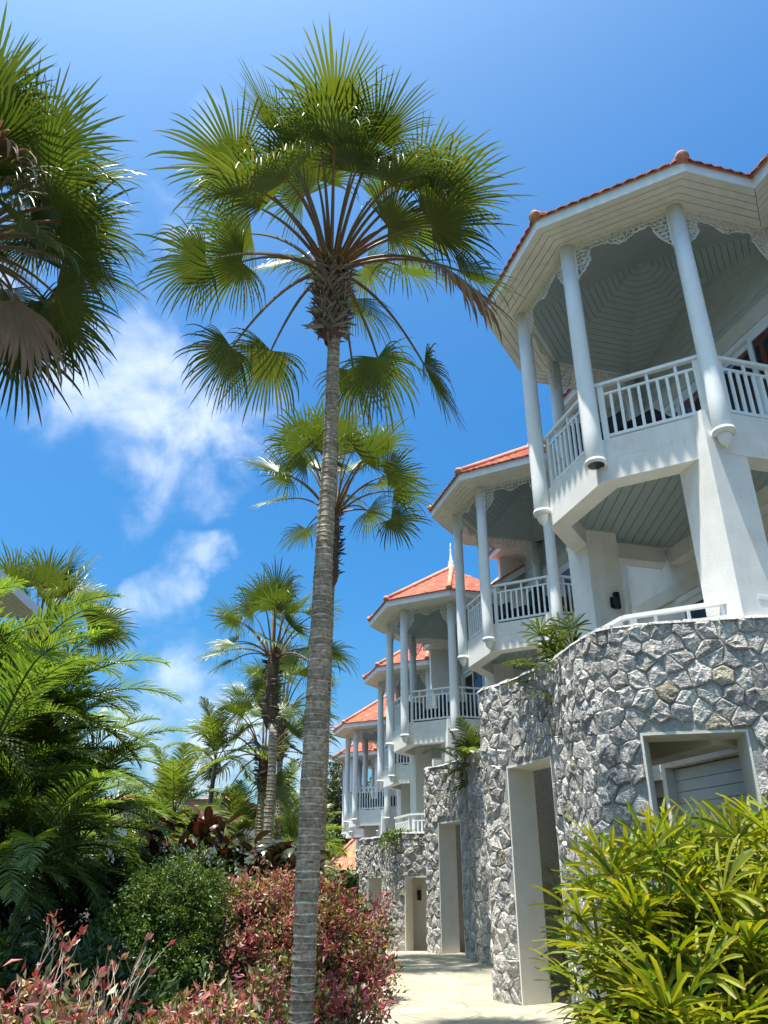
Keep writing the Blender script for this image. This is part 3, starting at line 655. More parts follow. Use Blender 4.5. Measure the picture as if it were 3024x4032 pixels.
# ------------------------------------------------------------ vegetation tools
UP = Vector((0, 0, 1))
def lerp3(a, b, t): return tuple(a[i] + (b[i] - a[i]) * t for i in range(3))
def bez(p0, p1, p2, n): return [p0 * (1 - t) ** 2 + p1 * (2 * t * (1 - t)) + p2 * (t * t) for t in [i / n for i in range(n + 1)]]
GREEN = (.050, .098, .024); YEL = (.22, .21, .035); DEADC = (.27, .155, .09)
def fan_leaf(h, Rb, rnd, droop=1., dead=False, nseg=44, phim=128, steps=8, yellow=.25, fold=0.):
    """costapalmate fan leaf: h = hub relative to the crown; returns blade and petiole"""
    h = Vector(h); Lh = h.length; hz = Vector((h.x, h.y, 0)); az = hz.normalized() if hz.length > .05 else Vector((1, 0, 0))
    p0 = az * .14 + UP * -.15; e = math.asin(max(-1, min(1, h.z / Lh)))
    ctrl = h * .5 + UP * (Lh * (.20 + .16 * max(0, -h.z / Lh))); pts = bez(p0, ctrl, h, 9); t = (h - ctrl).normalized()
    s = t.cross(UP); s = s.normalized() if s.length > .1 else az.cross(UP).normalized()
    roll = rnd.uniform(-.75, .75); n = s.cross(t).normalized(); s = (s * math.cos(roll) + n * math.sin(roll)).normalized(); n = s.cross(t).normalized()
    pet = MB(); pc = (.20, .15, .05) if not dead else (.2, .12, .06)
    pet.tube(pts, [.036 * (1 - .55 * i / 9) for i in range(10)], 5, True, [lerp3((.17, .10, .045), pc, i / 9) for i in range(10)])
    phim = phim * rnd.uniform(.68, 1.02); bl = MB(); dphi = R(2 * phim) / nseg; ph_m = R(phim)
    base = DEADC if dead else lerp3(GREEN, (.085, .145, .028), rnd.random())
    cup = .30 + .2 * rnd.random()
    for k in range(nseg):
        ph = -ph_m + (k + .5) * dphi; a = abs(ph) / ph_m; Rk = Rb * (1 - .34 * a ** 2) * rnd.uniform(.74, 1.08); ru = Rk * (.46 - .10 * a) * rnd.uniform(.85, 1.12)
        d = (t * math.cos(ph) + s * math.sin(ph) + n * (cup * (1 - math.cos(ph)) * .35 + .10)).normalized()
        if dead: d = (d * .8 - UP * .5 + t * .35).normalized()
        w = (-t * math.sin(ph) + s * math.cos(ph)); p = h.copy(); brk = rnd.random() < .12 + .22 * droop; g = droop * (.5 + 1.9 * a) * rnd.uniform(.6, 1.6) * (2.8 if brk else 1.)
        rows = []; tw = rnd.uniform(-.5, .5); jit = (rnd.random() - .5) * .04
        yk = yellow * rnd.random() ** 2
        for i in range(steps + 1):
            r = Rk * i / steps; fr = r / Rk
            hw = (r * dphi / 2 * 1.02) if r < ru else ru * dphi / 2 * max(0, 1 - (r - ru) / (Rk - ru)) ** .55
            if dead: hw *= 1.0
            wv = (w + jit * n); wv = (wv - d * wv.dot(d)).normalized(); nn = d.cross(wv).normalized()
            if nn.dot(n) < 0: nn = -nn
            if r > ru: wv = (wv * math.cos(tw * (r - ru) / (Rk - ru)) + nn * math.sin(tw * (r - ru) / (Rk - ru))).normalized()
            f = nn * (hw * (.55 if r < ru else .35)); rows += [p - wv * hw - f, p + Vector((0, 0, 0)), p + wv * hw - f]
            k2 = max(0, fr - .30); d = (d - UP * (g * 1.25 * k2 ** 1.3 / steps * 2.2)).normalized(); p = p + d * (Rk / steps)
        cols = []
        for i in range(steps + 1):
            fr = i / steps; c = lerp3(base, YEL, min(1, yk + (.45 * max(0, fr - .55) * rnd.random() if not dead else 0) + (.35 * max(0, .14 - fr) / .14)))
            if dead: c = lerp3(base, (.40, .26, .17), rnd.random() * .7)
            cols += [c, lerp3(c, YEL, .12), c]
        fs = []
        for i in range(steps):
            b = 3 * i; fs += [(b, b + 1, b + 4, b + 3), (b + 1, b + 2, b + 5, b + 4)]
        bl.add(rows, fs, cols)
    return bl, pet
def palm_trunk(root, pts, rads, dz, seed, c0=(.36, .30, .22), ring=.085, nseg=20):
    """ringed trunk: each leaf-scar ring swells a little and carries its own tone"""
    rnd = random.Random(seed); mb = MB(); P = [Vector(p) for p in pts]; H = []; S = [0]
    for a, b in zip(P, P[1:]): S.append(S[-1] + (b - a).length)
    tot = S[-1]; s = 0; rp = []; rr = []; cc = []
    def at(q):
        for i in range(len(P) - 1):
            if q <= S[i + 1] + 1e-6:
                f = (q - S[i]) / (S[i + 1] - S[i]); return P[i].lerp(P[i + 1], f), rads[i] + (rads[i + 1] - rads[i]) * f
        return P[-1], rads[-1]
    while s < tot:
        ln = ring * rnd.uniform(.7, 1.35); k = rnd.uniform(.72, 1.2); c = tuple(v * k for v in c0); kl = rnd.uniform(1.2, 1.8); lt = tuple(v * kl for v in c0)
        for fr, dr, cx in ((0, .0055, lt), (.10, .005, lt), (.20, -.0005, lerp3(c, (.06, .055, .05), .35)), (.6, 0.001, c), (.97, .002, lerp3(c, lt, .15))):
            q = min(s + ln * fr, tot); p, r = at(q); rp.append(p); rr.append(r * (1 + rnd.uniform(-.012, .012)) + dr * min(1, r / .1)); cc.append(cx)
        s += ln
    n = nseg; base = len(mb.v); vs = []; vc = []; phs = [rnd.uniform(0, 6.28) for _ in range(3)]
    for i, p in enumerate(rp):
        for k in range(n):
            a = k * math.tau / n; wob = .003 * math.sin(2 * a + phs[0] + i * .13) + .002 * math.sin(5 * a + phs[1] + i * .31); zz = .005 * math.sin(3 * a + phs[2] + (i // 5) * 1.7) * min(1, rr[i] / .1)
            vs.append((p.x + (rr[i] + wob) * math.cos(a), p.y + (rr[i] + wob) * math.sin(a), p.z + zz)); q_ = rnd.uniform(.84, 1.16); vc.append(tuple(v * q_ for v in cc[i]))
    fs = [(i * n + k, i * n + (k + 1) % n, (i + 1) * n + (k + 1) % n, (i + 1) * n + k) for i in range(len(rp) - 1) for k in range(n)]
    mb.add(vs, fs, vc); return mb.build('trunk', 'trunk', root, True)
def boot_stubs(root, c, z0, z1, r0, r1, n, seed, length=.22, tone=(.23, .20, .155)):
    """crisscross of old leaf bases below the crown"""
    rnd = random.Random(seed); mb = MB(); c = Vector(c)
    m = MB(); m.lathe([(r0 * .55, z0 - .12), (r0 * .85, z0), (r0 * .95, z0 + .1), (r1 * .85, (z0 + z1) / 2), (r1 * .8, z1), (r1 * .35, z1 + .35)], 16, c.x, c.y, (.13, .09, .06)); m.build('crown_base', 'fibre', root, True)
    for i in range(n):
        t = (i + rnd.random()) / n; z = z0 + (z1 - z0) * t; a = rnd.uniform(0, math.tau); r = (r0 + (r1 - r0) * min(1, t * 2)) * .86
        o = Vector((math.cos(a), math.sin(a), 0)); sd = Vector((-o.y, o.x, 0)); p = c + o * r; p.z = z
        d = (sd * rnd.choice([-1, 1]) * rnd.uniform(.4, 1.2) + UP * rnd.uniform(-.2, .9) + o * rnd.uniform(.1, .5)).normalized(); L = length * rnd.uniform(.6, 1.4)
        k = rnd.uniform(.55, 1.35); cc = tuple(v * k for v in tone); w = .026 * L / .22
        m2 = p + d * L * .5 + o * .03; e = p + d * L + o * rnd.uniform(0, .08); u = d.cross(o).normalized()
        mb.add([p - u * w, p + u * w, m2 + u * w * .9, m2 - u * w * .9, e, p + o * .02, m2 + o * .025], [(0, 5, 6, 3), (5, 1, 2, 6), (3, 6, 4), (6, 2, 4)], cc)
    mb.build('leaf_bases', 'fibre', root, kind='stuff')
# shared leaf meshes for the palms farther off: by elevation class
LEAFSET = {}
def leaf_class(e, v):
    if (e, v) not in LEAFSET:
        rnd = random.Random(e * 10 + v + 999); L = 1.75; er = R(e)
        bl, pe = fan_leaf((L * math.cos(er), 0, L * math.sin(er)), 1.3, rnd, droop=(1.1 if e > 0 else 1.5), nseg=36, steps=6, yellow=.2)
        LEAFSET[e, v] = (bl.mesh('leaf'), pe.mesh('petiole'))
    return LEAFSET[e, v]
def fan_palm(base, top, stub, r0, r1, n, scale, seed, label, emin=-35, emax=82, name='fan_palm', lean=None, stub_r=.2):
    rnd = random.Random(seed); root = empty(name, base, 0, label, 'palm tree', 'tall fan palms with ringed grey trunks')
    b = Vector(base); t = Vector(top) - b; mid = t * .5 + Vector(lean or (0, 0, 0))
    zb = t.z - stub; pts = [p for p in bez(Vector((0, 0, -.1)), mid, t, 10)]; pts = [p for p in pts if p.z < zb] + [Vector((t.x, t.y, zb + .1))]
    palm_trunk(root, pts, [r0 + (r1 - r0) * i / (len(pts) - 1) for i in range(len(pts))], 0, seed, ring=.10)
    boot_stubs(root, (t.x, t.y, 0), zb, t.z - .05, stub_r * .9, stub_r, 150, seed, .2, (.15, .12, .09))
    for i in range(n):
        f = (i + .5) / n; e = emax - (emax - emin) * f ** 1.0 + rnd.uniform(-6, 6); ec = int(round(e / 20.) * 20); ec = max(-40, min(80, ec)); az = i * 2.39996 + rnd.uniform(-.3, .3)
        bl, pe = leaf_class(ec, rnd.randrange(2)); sc_ = scale * rnd.uniform(.86, 1.1)
        o = link('leaf', bl, 'fan', root, loc=(t.x, t.y, t.z), rz=az, scale=sc_); link('petiole', pe, 'petiole', o)
    return root
# ------------------------------------------------------------ the tall palm in the middle
def main_palm():
    rnd = random.Random(21); b = Vector((-.83, 9.0, 0)); c = Vector((-.84, 9.4, 10.42)) - b
    root = empty('fan_palm', b, 0, 'tallest fan palm, thick ringed trunk in front of everything, one dead brown leaf', 'palm tree', 'tall fan palms with ringed grey trunks')
    T = [(-.83, 8.98, -.4), (-.82, 9.0, .26), (-.81, 9.0, .67), (-.815, 9.05, 1.74), (-.80, 9.1, 2.95), (-.78, 9.15, 4.34), (-.77, 9.2, 5.62), (-.75, 9.3, 7.08), (-.76, 9.4, 9.0)]
    palm_trunk(root, [Vector(p) - b for p in T], [.130, .122, .120, .125, .127, .122, .112, .098, .090], 0, 4, (.38, .305, .215), .085, 28)
    boot_stubs(root, (c.x + .03, c.y, 0), 9.0, 10.35, .17, .215, 420, 5, .24, (.27, .235, .185))
    m = MB(); pr = random.Random(8)
    for i in range(26):                                           # torn brown sheath under the leaf bases
        a = i * math.tau / 26; z0 = 8.78 + pr.uniform(0, .12); r0 = .105; r1 = .18; a1 = a + .3; col_ = lerp3((.30, .17, .10), (.16, .09, .06), pr.random())
        q = [(r0 * math.cos(a), r0 * math.sin(a), z0), (r0 * math.cos(a1), r0 * math.sin(a1), z0 + .03), (r1 * math.cos(a1), r1 * math.sin(a1), 9.2), (r1 * math.cos(a), r1 * math.sin(a), 9.2)]
        m.add([(x + c.x + .05, y + c.y, z) for x, y, z in q], [(0, 1, 2, 3)], col_)
    m.build('torn_sheath', 'fibre', root)
    D = Vector((0, .05, -.12))
    leaves = [(.16, -2.17, .3, 1.3), (-.5, -1.83, -.05, 1.5), (-.70, -1.63, 1.13, .6), (.72, -1.49, 1.14, .6), (.13, -1.93, 1.12, .7), (-1.35, -1.30, .80, 1.), (1.73, -.88, .6, 1.), (-1.95, -.29, -.05, 1.7),
              (-1.6, .53, -1.1, 1.7), (-1.05, .99, -.8, 1.7), (2.05, -.02, -.0, 1.4), (.73, 1.51, -.55, 1.8), (1.5, .9, -1.15, 1.7), (.30, 1.68, -.71, 1.8), (-1.36, .08, .9, 1.5), (-.62, .55, .8, 1.5),
              (1.13, .62, .7, 1.5), (.33, 1.25, .54, 1.7), (.43, -1.6, .37, 1.4), (.98, -1.55, .23, 1.4), (-.49, -.31, 1.3, 1.0), (1.39, -.78, 1.0, .8),
              (-1.0, -1.7, -.04, 1.4), (1.45, -.06, .75, 1.3), (-.2, -.84, 1.09, 1.1), (.65, -.48, 1.1, 1.1), (1.55, -.9, .05, 1.5), (-.3, .9, 1.0, 1.5), (-.85, -1.0, .5, 1.4), (-1.5, .2, .4, 1.6), (.35, -1.1, .95, 1.2), (1.05, -1.0, .7, 1.2), (-1.2, -.7, .7, 1.2), (.5, .9, .95, 1.5), (-.06, -1.7, .7, 1.), (-.45, -1.35, .75, 1.2), (.9, -.5, .45, 1.6)]
    for i, (x, y, z, dr) in enumerate(leaves):
        h = Vector((x, y, z)) + D
        bl, pe = fan_leaf(h, (1.34 if dr < 1.3 else 1.26) * rnd.uniform(.82, 1.08), rnd, droop=dr, nseg=46, yellow=.5 if rnd.random() < .35 else .25)
        o = bl.build('leaf', 'fan', root, loc=c); pe.build('petiole', 'petiole', o)
    root.location = (b.x * .87, b.y * .87, 1.5 - 1.5 * .87); root.scale = (.87,) * 3
    bl, pe = fan_leaf(Vector((1.72, -.45, -.42)) + D * .3, 1.75, rnd, droop=2.2, dead=True, nseg=34)
    o = bl.build('leaf', 'dead', root, loc=c, label='withered brown leaf hanging right of the trunk'); pe.build('petiole', 'petiole', o)
main_palm()
# left palm, near, its trunk outside the frame
def left_palm():
    rnd = random.Random(33); b = Vector((-5.65, 7.5, 0)); c = Vector((0, 0, 9.0))
    root = empty('fan_palm', b, 0, 'big fan palm cut off by the upper left edge, one dead brown leaf below', 'palm tree', 'tall fan palms with ringed grey trunks')
    palm_trunk(root, [(0, 0, -.1), (0, .02, 5), (0, 0, 7.5)], [.13, .12, .10], 0, 9)
    boot_stubs(root, (0, 0, 0), 7.4, 8.6, .2, .24, 150, 15)
    n = 84
    for i in range(n):
        f = (i + .5) / n; e = 82 - 112 * f + rnd.uniform(-8, 8); az = i * 2.39996 + rnd.uniform(-.25, .25); L = rnd.uniform(1.4, 1.7); er = R(e)
        h = Vector((math.cos(az) * math.cos(er), math.sin(az) * math.cos(er), math.sin(er))) * L + Vector((0, 0, .2))
        bl, pe = fan_leaf(h, rnd.uniform(1.05, 1.28), rnd, droop=.9 if e > 30 else (1.2 if e > -5 else 1.5), nseg=40, yellow=.25)
        o = bl.build('leaf', 'fan', root, loc=c); pe.build('petiole', 'petiole', o)
    for h in ((1.2, -.2, -1.15), (.8, -1.0, .45)):
        bl, pe = fan_leaf(h, 1.4, rnd, droop=2.2, dead=True, nseg=34); o = bl.build('leaf', 'dead', root, loc=c, label='withered brown leaf'); pe.build('petiole', 'petiole', o)
left_palm()
fan_palm((-1.36, 17, 0), (-1.25, 17, 9.75), 1.9, .16, .11, 30, .93, 51, 'fan palm right behind the tallest one, crown split by its trunk', 4, 84, stub_r=.2)
fan_palm((-2.95, 20.5, 0), (-3.06, 21, 7.2), 1.9, .135, .10, 28, .84, 52, 'fan palm left of the big trunk, highest of the cluster, leaning shaggy trunk', -22, 84, stub_r=.2, lean=(.25, 0, 0))
fan_palm((-3.38, 27, -.5), (-3.52, 27, 6.75), 1.5, .12, .09, 24, .85, 53, 'fan palm of the cluster, thin pale trunk close left of the big trunk', -25, 84, stub_r=.19)
fan_palm((-3.62, 24, -.2), (-3.60, 24, 4.95), 1.0, .13, .10, 24, .85, 54, 'lowest fan palm of the cluster, its drooping leaves touching the rubber plant', -38, 80, stub_r=.18)
fan_palm((-12.5, 27, 0), (-12.5, 27, 9.2), 1.0, .18, .15, 34, 1.25, 55, 'stout fan palm above the roof corner at the left edge', -5, 84, stub_r=.2)

# ------------------------------------------------------------ feather palms
def frond(rnd, L, rise, sag, nl, ll, lw, base_c, tip_c, vee=.5, droop=.5):
    """pinnate frond starting at the origin along +x, arching; returns mesh"""
    mb = MB(); n = 14; pts = []; p = Vector((0, 0, 0)); a = rise
    for i in range(n + 1):
        pts.append(p.copy()); p = p + Vector((math.cos(a), 0, math.sin(a))) * (L / n); a -= sag / n * (.5 + 1.0 * i / n)
    mb.tube(pts, [.016 * (1 - .85 * i / n) + .002 for i in range(n + 1)], 4, False, [lerp3((.16, .15, .04), base_c, .5)] * (n + 1))
    for i in range(nl):
        t = .20 + .79 * (i + .5) / nl; q = t * n; k = min(int(q), n - 1); pos = pts[k].lerp(pts[k + 1], q - k); tan = (pts[k + 1] - pts[k]).normalized(); nr = Vector((-tan.z, 0, tan.x))
        len_ = ll * (math.sin(math.pi * min(1, .18 + t * .80)) ** .6) * rnd.uniform(.88, 1.08)
        for s in (-1, 1):
            d = (tan * (.55 + .5 * t) + Vector((0, s, 0)) * .9 + nr * vee * (1 - .6 * t) + Vector((rnd.uniform(-.16, .16), 0, rnd.uniform(-.22, .22)))).normalized()
            w = d.cross(nr).normalized(); v = []; cc = []; c = lerp3(base_c, tip_c, rnd.random() ** 2 * .9); p = pos.copy(); m = 4
            for j in range(m + 1):
                fr = j / m; hw = lw / 2 * (math.sin(math.pi * min(.97, .18 + fr * .8)) ** .7 if j < m else 0); u = d.cross(w).normalized()
                v += [p - w * hw - u * hw * .45, p, p + w * hw - u * hw * .45]; cc += [c, lerp3(c, tip_c, .15), lerp3(c, tip_c, fr * .3)]
                d = (d - UP * (droop * fr / m * 2.0)).normalized(); w = (w - d * w.dot(d)).normalized(); p = p + d * (len_ / m)
            mb.add(v, [f for j in range(m) for f in ((3 * j, 3 * j + 1, 3 * j + 4, 3 * j + 3), (3 * j + 1, 3 * j + 2, 3 * j + 5, 3 * j + 4))], cc)
    return mb.mesh('frond')
FR = {}
def frond_set(key, n, **kw):
    FR[key] = [frond(random.Random(hash(key) % 1000 + i * 7 + len(key)), rise=kw['rise'][i % len(kw['rise'])], sag=kw['sag'][i % len(kw['sag'])], **{k: v for k, v in kw.items() if k not in ('rise', 'sag')}) for i in range(n)]
AG = (.055, .110, .026); AY = (.20, .25, .065)
frond_set('areca', 6, L=2.0, rise=[R(75), R(62), R(45), R(25), R(5), R(68)], sag=[1.5, 1.5, 1.5, 1.4, 1.2, 2.0], nl=40, ll=.42, lw=.025, base_c=AG, tip_c=AY, vee=.45, droop=.55)
frond_set('fox', 4, L=2.1, rise=[R(70), R(45), R(20), R(80)], sag=[1.3, 1.5, 1.6, .6], nl=36, ll=.62, lw=.038, base_c=(.075, .13, .03), tip_c=(.25, .26, .06), vee=.25, droop=.8)
def feather_palm(base, height, nst, key, nf, scale, seed, label, spread=.5, group='feathery palms massed on the left', stem_c=(.16, .19, .07), r=.045, lean=.18, azr=None):
    rnd = random.Random(seed); root = empty('feather_palm', base, 0, label, 'palm', group); S = FR[key]
    for j in range(nst):
        a = rnd.uniform(0, math.tau); q = spread * rnd.random() ** .5; bx, by = q * math.cos(a), q * math.sin(a); h = height * rnd.uniform(.62, 1.0) if nst > 1 else height; tp = Vector((bx * (1 + lean * 3) + rnd.uniform(-.1, .1), by * (1 + lean * 3), h))
        P = bez(Vector((bx, by, -.05)), Vector((bx * 1.1, by * 1.1, h * .5)), tp, 12); m = MB()
        m.tube(P, [r * (1.15 - .3 * i / 12) + (.005 if i % 2 else 0) for i in range(13)], 7, True, [stem_c if i % 2 else tuple(v * .7 for v in stem_c) for i in range(13)]); m.build('stem', 'petiole', root, True)
        for i in range(nf):
            az = (i * 2.39996 + rnd.uniform(-.3, .3) + j) if azr is None else rnd.uniform(*azr)
            mi = int(len(S) * ((i + .5) / nf)) % len(S); k = scale * rnd.uniform(.85, 1.12)
            o = link('frond', S[mi], 'feather', root, loc=tp, rz=az, scale=k); o.rotation_euler = (rnd.uniform(-.12, .12), rnd.uniform(-.12, .12), az)
    return root
feather_palm((-6.3, 12.4, 0), 3.8, 8, 'areca', 8, 1.35, 61, 'lush feather palm nearest at the left edge, long drooping fronds', .8)
feather_palm((-7.2, 13.6, 0), 4.4, 8, 'areca', 8, 1.35, 62, 'tall feather palm under the roof corner, yellowish upper fronds', .8)
feather_palm((-8.5, 14.8, 0), 5.2, 7, 'areca', 8, 1.4, 63, 'feather palm behind the others at the far left, fronds across the roof corner', .8)
feather_palm((-6.3, 14.9, 0), 3.3, 8, 'areca', 8, 1.2, 64, 'feather palm reaching toward the open sky on the right of the mass', .8)
feather_palm((-5.5, 11.9, 0), 1.9, 8, 'areca', 7, 1.05, 65, 'lower feather palm hanging over the dark shade', .6)
feather_palm((-7.6, 16.6, 0), 4.0, 7, 'areca', 8, 1.35, 66, 'feather palm at the back of the left mass', .9)
g2 = 'slender palms in the middle distance'
feather_palm((-5.0, 20, 0), 2.9, 1, 'fox', 11, .95, 71, 'bushy young palm with one stiff upright frond, middle distance', 0, g2, r=.08)
feather_palm((-4.72, 22, 0), 4.4, 1, 'fox', 11, .85, 72, 'pale yellowish palm with a thin dark ringed stem, middle distance', 0, g2, (.10, .09, .07), .07)
feather_palm((-4.2, 25, -.3), 3.4, 2, 'fox', 10, 1.0, 73, 'green palm behind the rubber plant, left of the palm cluster', .5, g2, r=.08)
feather_palm((-3.4, 30, -.8), 4.4, 2, 'fox', 10, 1.05, 74, 'palm showing between the cluster trunks, middle distance', .5, g2, r=.08)
feather_palm((-6.6, 25, -.3), 3.6, 2, 'fox', 10, 1.1, 75, 'palm behind the left mass, beside the far white house', .6, g2, r=.08)
feather_palm((-2.5, 33, -1.2), 4.4, 2, 'fox', 10, 1.0, 76, 'bright palm just left of the big trunk, in the distance', .5, g2, r=.08)
# ------------------------------------------------------------ shrubs, lady palms, rubber plant, trees
def shrub(name, base, blobs, nclus, per, leaf, palette, seed, label, cat, group=None, crad=.10, mat='shrub', stems=8, aspect=.42, stem_mat='bark', up=.35, inner=.25, core=None):
    """twigs ending in rosettes of small leaves spread over noisy blobs; palette = [(weight, colour)]"""
    rs = np.random.RandomState(seed); rnd = random.Random(seed); root = empty(name, base, 0, label, cat, group)
    V = []; C = []; F = []; W = np.array([q[0] for q in palette], float); W /= W.sum(); PC = np.array([q[1] for q in palette])
    vol = np.array([b[3] * b[4] * b[5] for b in blobs]) ** (2 / 3); vol /= vol.sum(); tips = []
    for bi, (bx, by, bz, rx, ry, rz) in enumerate(blobs):
        k = int(nclus * vol[bi]); d = rs.normal(size=(k, 3)); d /= np.linalg.norm(d, axis=1)[:, None]; d[:, 2] = np.where(d[:, 2] < -.55, -d[:, 2], d[:, 2])
        ph = rs.uniform(0, 6.28, 3); lump = 1 + .17 * np.sin(5 * d[:, 0] + ph[0]) + .11 * np.sin(6 * d[:, 1] + ph[1]) + .10 * np.sin(7 * d[:, 2] + ph[2])
        rr = lump * np.where(rs.rand(k) < .07, 1.22, 1.) * np.where(rs.rand(k) < inner, rs.uniform(.45, .9, k), rs.uniform(.88, 1.08, k))
        P = np.stack([bx + d[:, 0] * rx * rr, by + d[:, 1] * ry * rr, bz + d[:, 2] * rz * rr], 1); ok = P[:, 2] > .02; tips.append((P[ok], d[ok]))
    P = np.concatenate([t[0] for t in tips]); Dn = np.concatenate([t[1] for t in tips]); nC = len(P)
    ax = Dn + rs.normal(scale=.35, size=Dn.shape); ax[:, 2] += up; ax /= np.linalg.norm(ax, axis=1)[:, None]
    ci = rs.choice(len(PC), nC, p=W); tot = nC * per
    pc = np.repeat(P, per, 0) + rs.normal(scale=crad * .45, size=(tot, 3)); a = np.repeat(ax, per, 0); d = a * .75 + rs.normal(scale=.75, size=(tot, 3)); d /= np.linalg.norm(d, axis=1)[:, None]
    ln = leaf * np.repeat(rs.uniform(.65, 1.3, nC), per)[:, None] * rs.uniform(.6, 1.25, tot)[:, None]; s = np.cross(d, rs.normal(size=(tot, 3))); s /= np.linalg.norm(s, axis=1)[:, None]; nrm = np.cross(s, d)
    mid = pc + d * ln * .48; hw = ln * aspect / 2
    v = np.stack([pc, mid - s * hw + nrm * hw * .5, mid + nrm * 0, mid + s * hw + nrm * hw * .5, pc + d * ln - nrm * ln * .12], 1).reshape(-1, 3)
    col_ = PC[np.repeat(ci, per)] * rs.uniform(.7, 1.3, tot)[:, None]; mixm = rs.rand(tot) < .18; col_[mixm] = PC[rs.choice(len(PC), mixm.sum(), p=W)]
    col_ = np.repeat(col_, 5, 0)
    b = (np.arange(tot) * 5)[:, None]; f = np.concatenate([b + np.array([[0, 2, 1]]), b + np.array([[0, 3, 2]]), b + np.array([[1, 2, 4]]), b + np.array([[2, 3, 4]])], 0)
    me = bpy.data.meshes.new('foliage'); me.from_pydata(v.tolist(), [], f.tolist()); at = me.color_attributes.new('col', 'FLOAT_COLOR', 'POINT'); at.data.foreach_set('color', np.concatenate([col_, np.ones((len(col_), 1))], 1).astype(np.float32).ravel()); me.update()
    link('foliage', me, mat, root, kind='stuff')
    m = MB(); cx = np.mean([q[0] for q in blobs]); cy = np.mean([q[1] for q in blobs])
    for i in range(stems):
        q = P[rnd.randrange(nC)]; s0 = Vector((cx + rnd.uniform(-.25, .25) + (q[0] - cx) * .35, cy + rnd.uniform(-.2, .2) + (q[1] - cy) * .35, -.02)); e = Vector(q); c = s0.lerp(e, .5) + Vector((0, 0, .15 * (e - s0).length)); r = .012 + .006 * (e - s0).length
        m.tube(bez(s0, c, e, 5), [r * (1 - .14 * k) for k in range(6)], 5)
    m.build('stems', stem_mat, root)
    return root
PINK = [(3.2, (.42, .11, .115)), (3, (.50, .19, .19)), (1.5, (.28, .05, .065)), (2.8, (.55, .42, .25)), (3.4, (.15, .17, .04)), (2.4, (.07, .11, .025)), (1, (.60, .52, .36))]
PINKD = [(2.8, (.34, .065, .09)), (1.8, (.20, .03, .045)), (2.4, (.50, .17, .19)), (3.2, (.12, .12, .03)), (1.8, (.36, .29, .10)), (3.2, (.05, .08, .02)), (.6, (.50, .42, .26))]
GRN = [(4, (.07, .13, .022)), (3, (.11, .19, .03)), (1.5, (.19, .25, .045)), (2, (.045, .09, .018))]
gp = 'pink leaved shrubs beside the path'
shrub('pink_shrub', (-.95, 12.6, -.12), [(0, 0, .78, .78, .8, .70), (.42, -.1, .62, .55, .7, .58), (-.45, .1, .7, .6, .7, .62), (.55, -.35, .35, .42, .5, .4), (0, -.4, .4, .7, .6, .45), (.1, .2, 1.05, .5, .5, .45)], 1750, 13, .085, PINKD, 81, 'large dark pink shrub behind the tall palm trunk, at the edge of the path', 'shrub', gp, .13)
shrub('pink_shrub', (-1.95, 12.9, 0), [(0, 0, .85, .55, .6, .60), (-.3, -.1, .5, .45, .5, .5), (.3, 0, .9, .45, .5, .55)], 1000, 13, .08, PINK, 82, 'lighter pink and cream shrub left of the tall trunk, beside the green bush', 'shrub', gp, .12)
shrub('green_shrub', (-3.1, 12.6, -.22), [(0, 0, .95, .75, .7, .85), (-.4, -.1, .6, .6, .6, .6), (.35, .05, 1.2, .5, .5, .55), (-.1, .05, 1.35, .5, .5, .5), (.3, -.3, .5, .5, .5, .5), (-.75, .1, .75, .45, .4, .55), (.7, .1, .85, .4, .4, .5), (-.35, .1, 1.45, .3, .3, .35)], 2900, 14, .065, GRN, 83, 'rounded bright green bush with tiny leaves, left of the pink shrubs', 'shrub', None, .11)
shrub('pink_shrub', (-2.3, 5.3, 0), [(0, 0, .48, .6, .45, .38), (-.45, 0, .54, .5, .45, .40), (.38, .1, .38, .4, .4, .32), (-.1, 0, .25, .8, .5, .35)], 620, 11, .085, PINK, 84, 'pink and cream shrub filling the lower left corner', 'shrub', gp, .12, stems=26)
shrub('pink_shrub', (-1.45, 7.2, 0), [(0, 0, .30, .38, .4, .34), (.25, .1, .28, .3, .3, .30), (-.3, .1, .2, .3, .3, .26)], 260, 11, .08, PINK, 85, 'small pink shrub at the bottom, between the bare twigs and the tall trunk', 'shrub', gp, .11, stems=26)
shrub('pink_shrub', (-.28, 8.9, 0), [(0, 0, .22, .34, .3, .26), (-.25, .1, .2, .3, .3, .30)], 170, 11, .08, PINKD, 86, 'low pink shrub at the foot of the tall trunk, right side, over the path', 'shrub', gp, .11, stems=20)
shrub('pink_shrub', (-1.05, 8.35, 0), [(0, 0, .26, .28, .3, .40), (-.12, .1, .4, .2, .25, .35)], 110, 10, .08, PINK, 87, 'thin pink shrub with grey stems, just left of the trunk foot', 'shrub', gp, .10, stems=20)
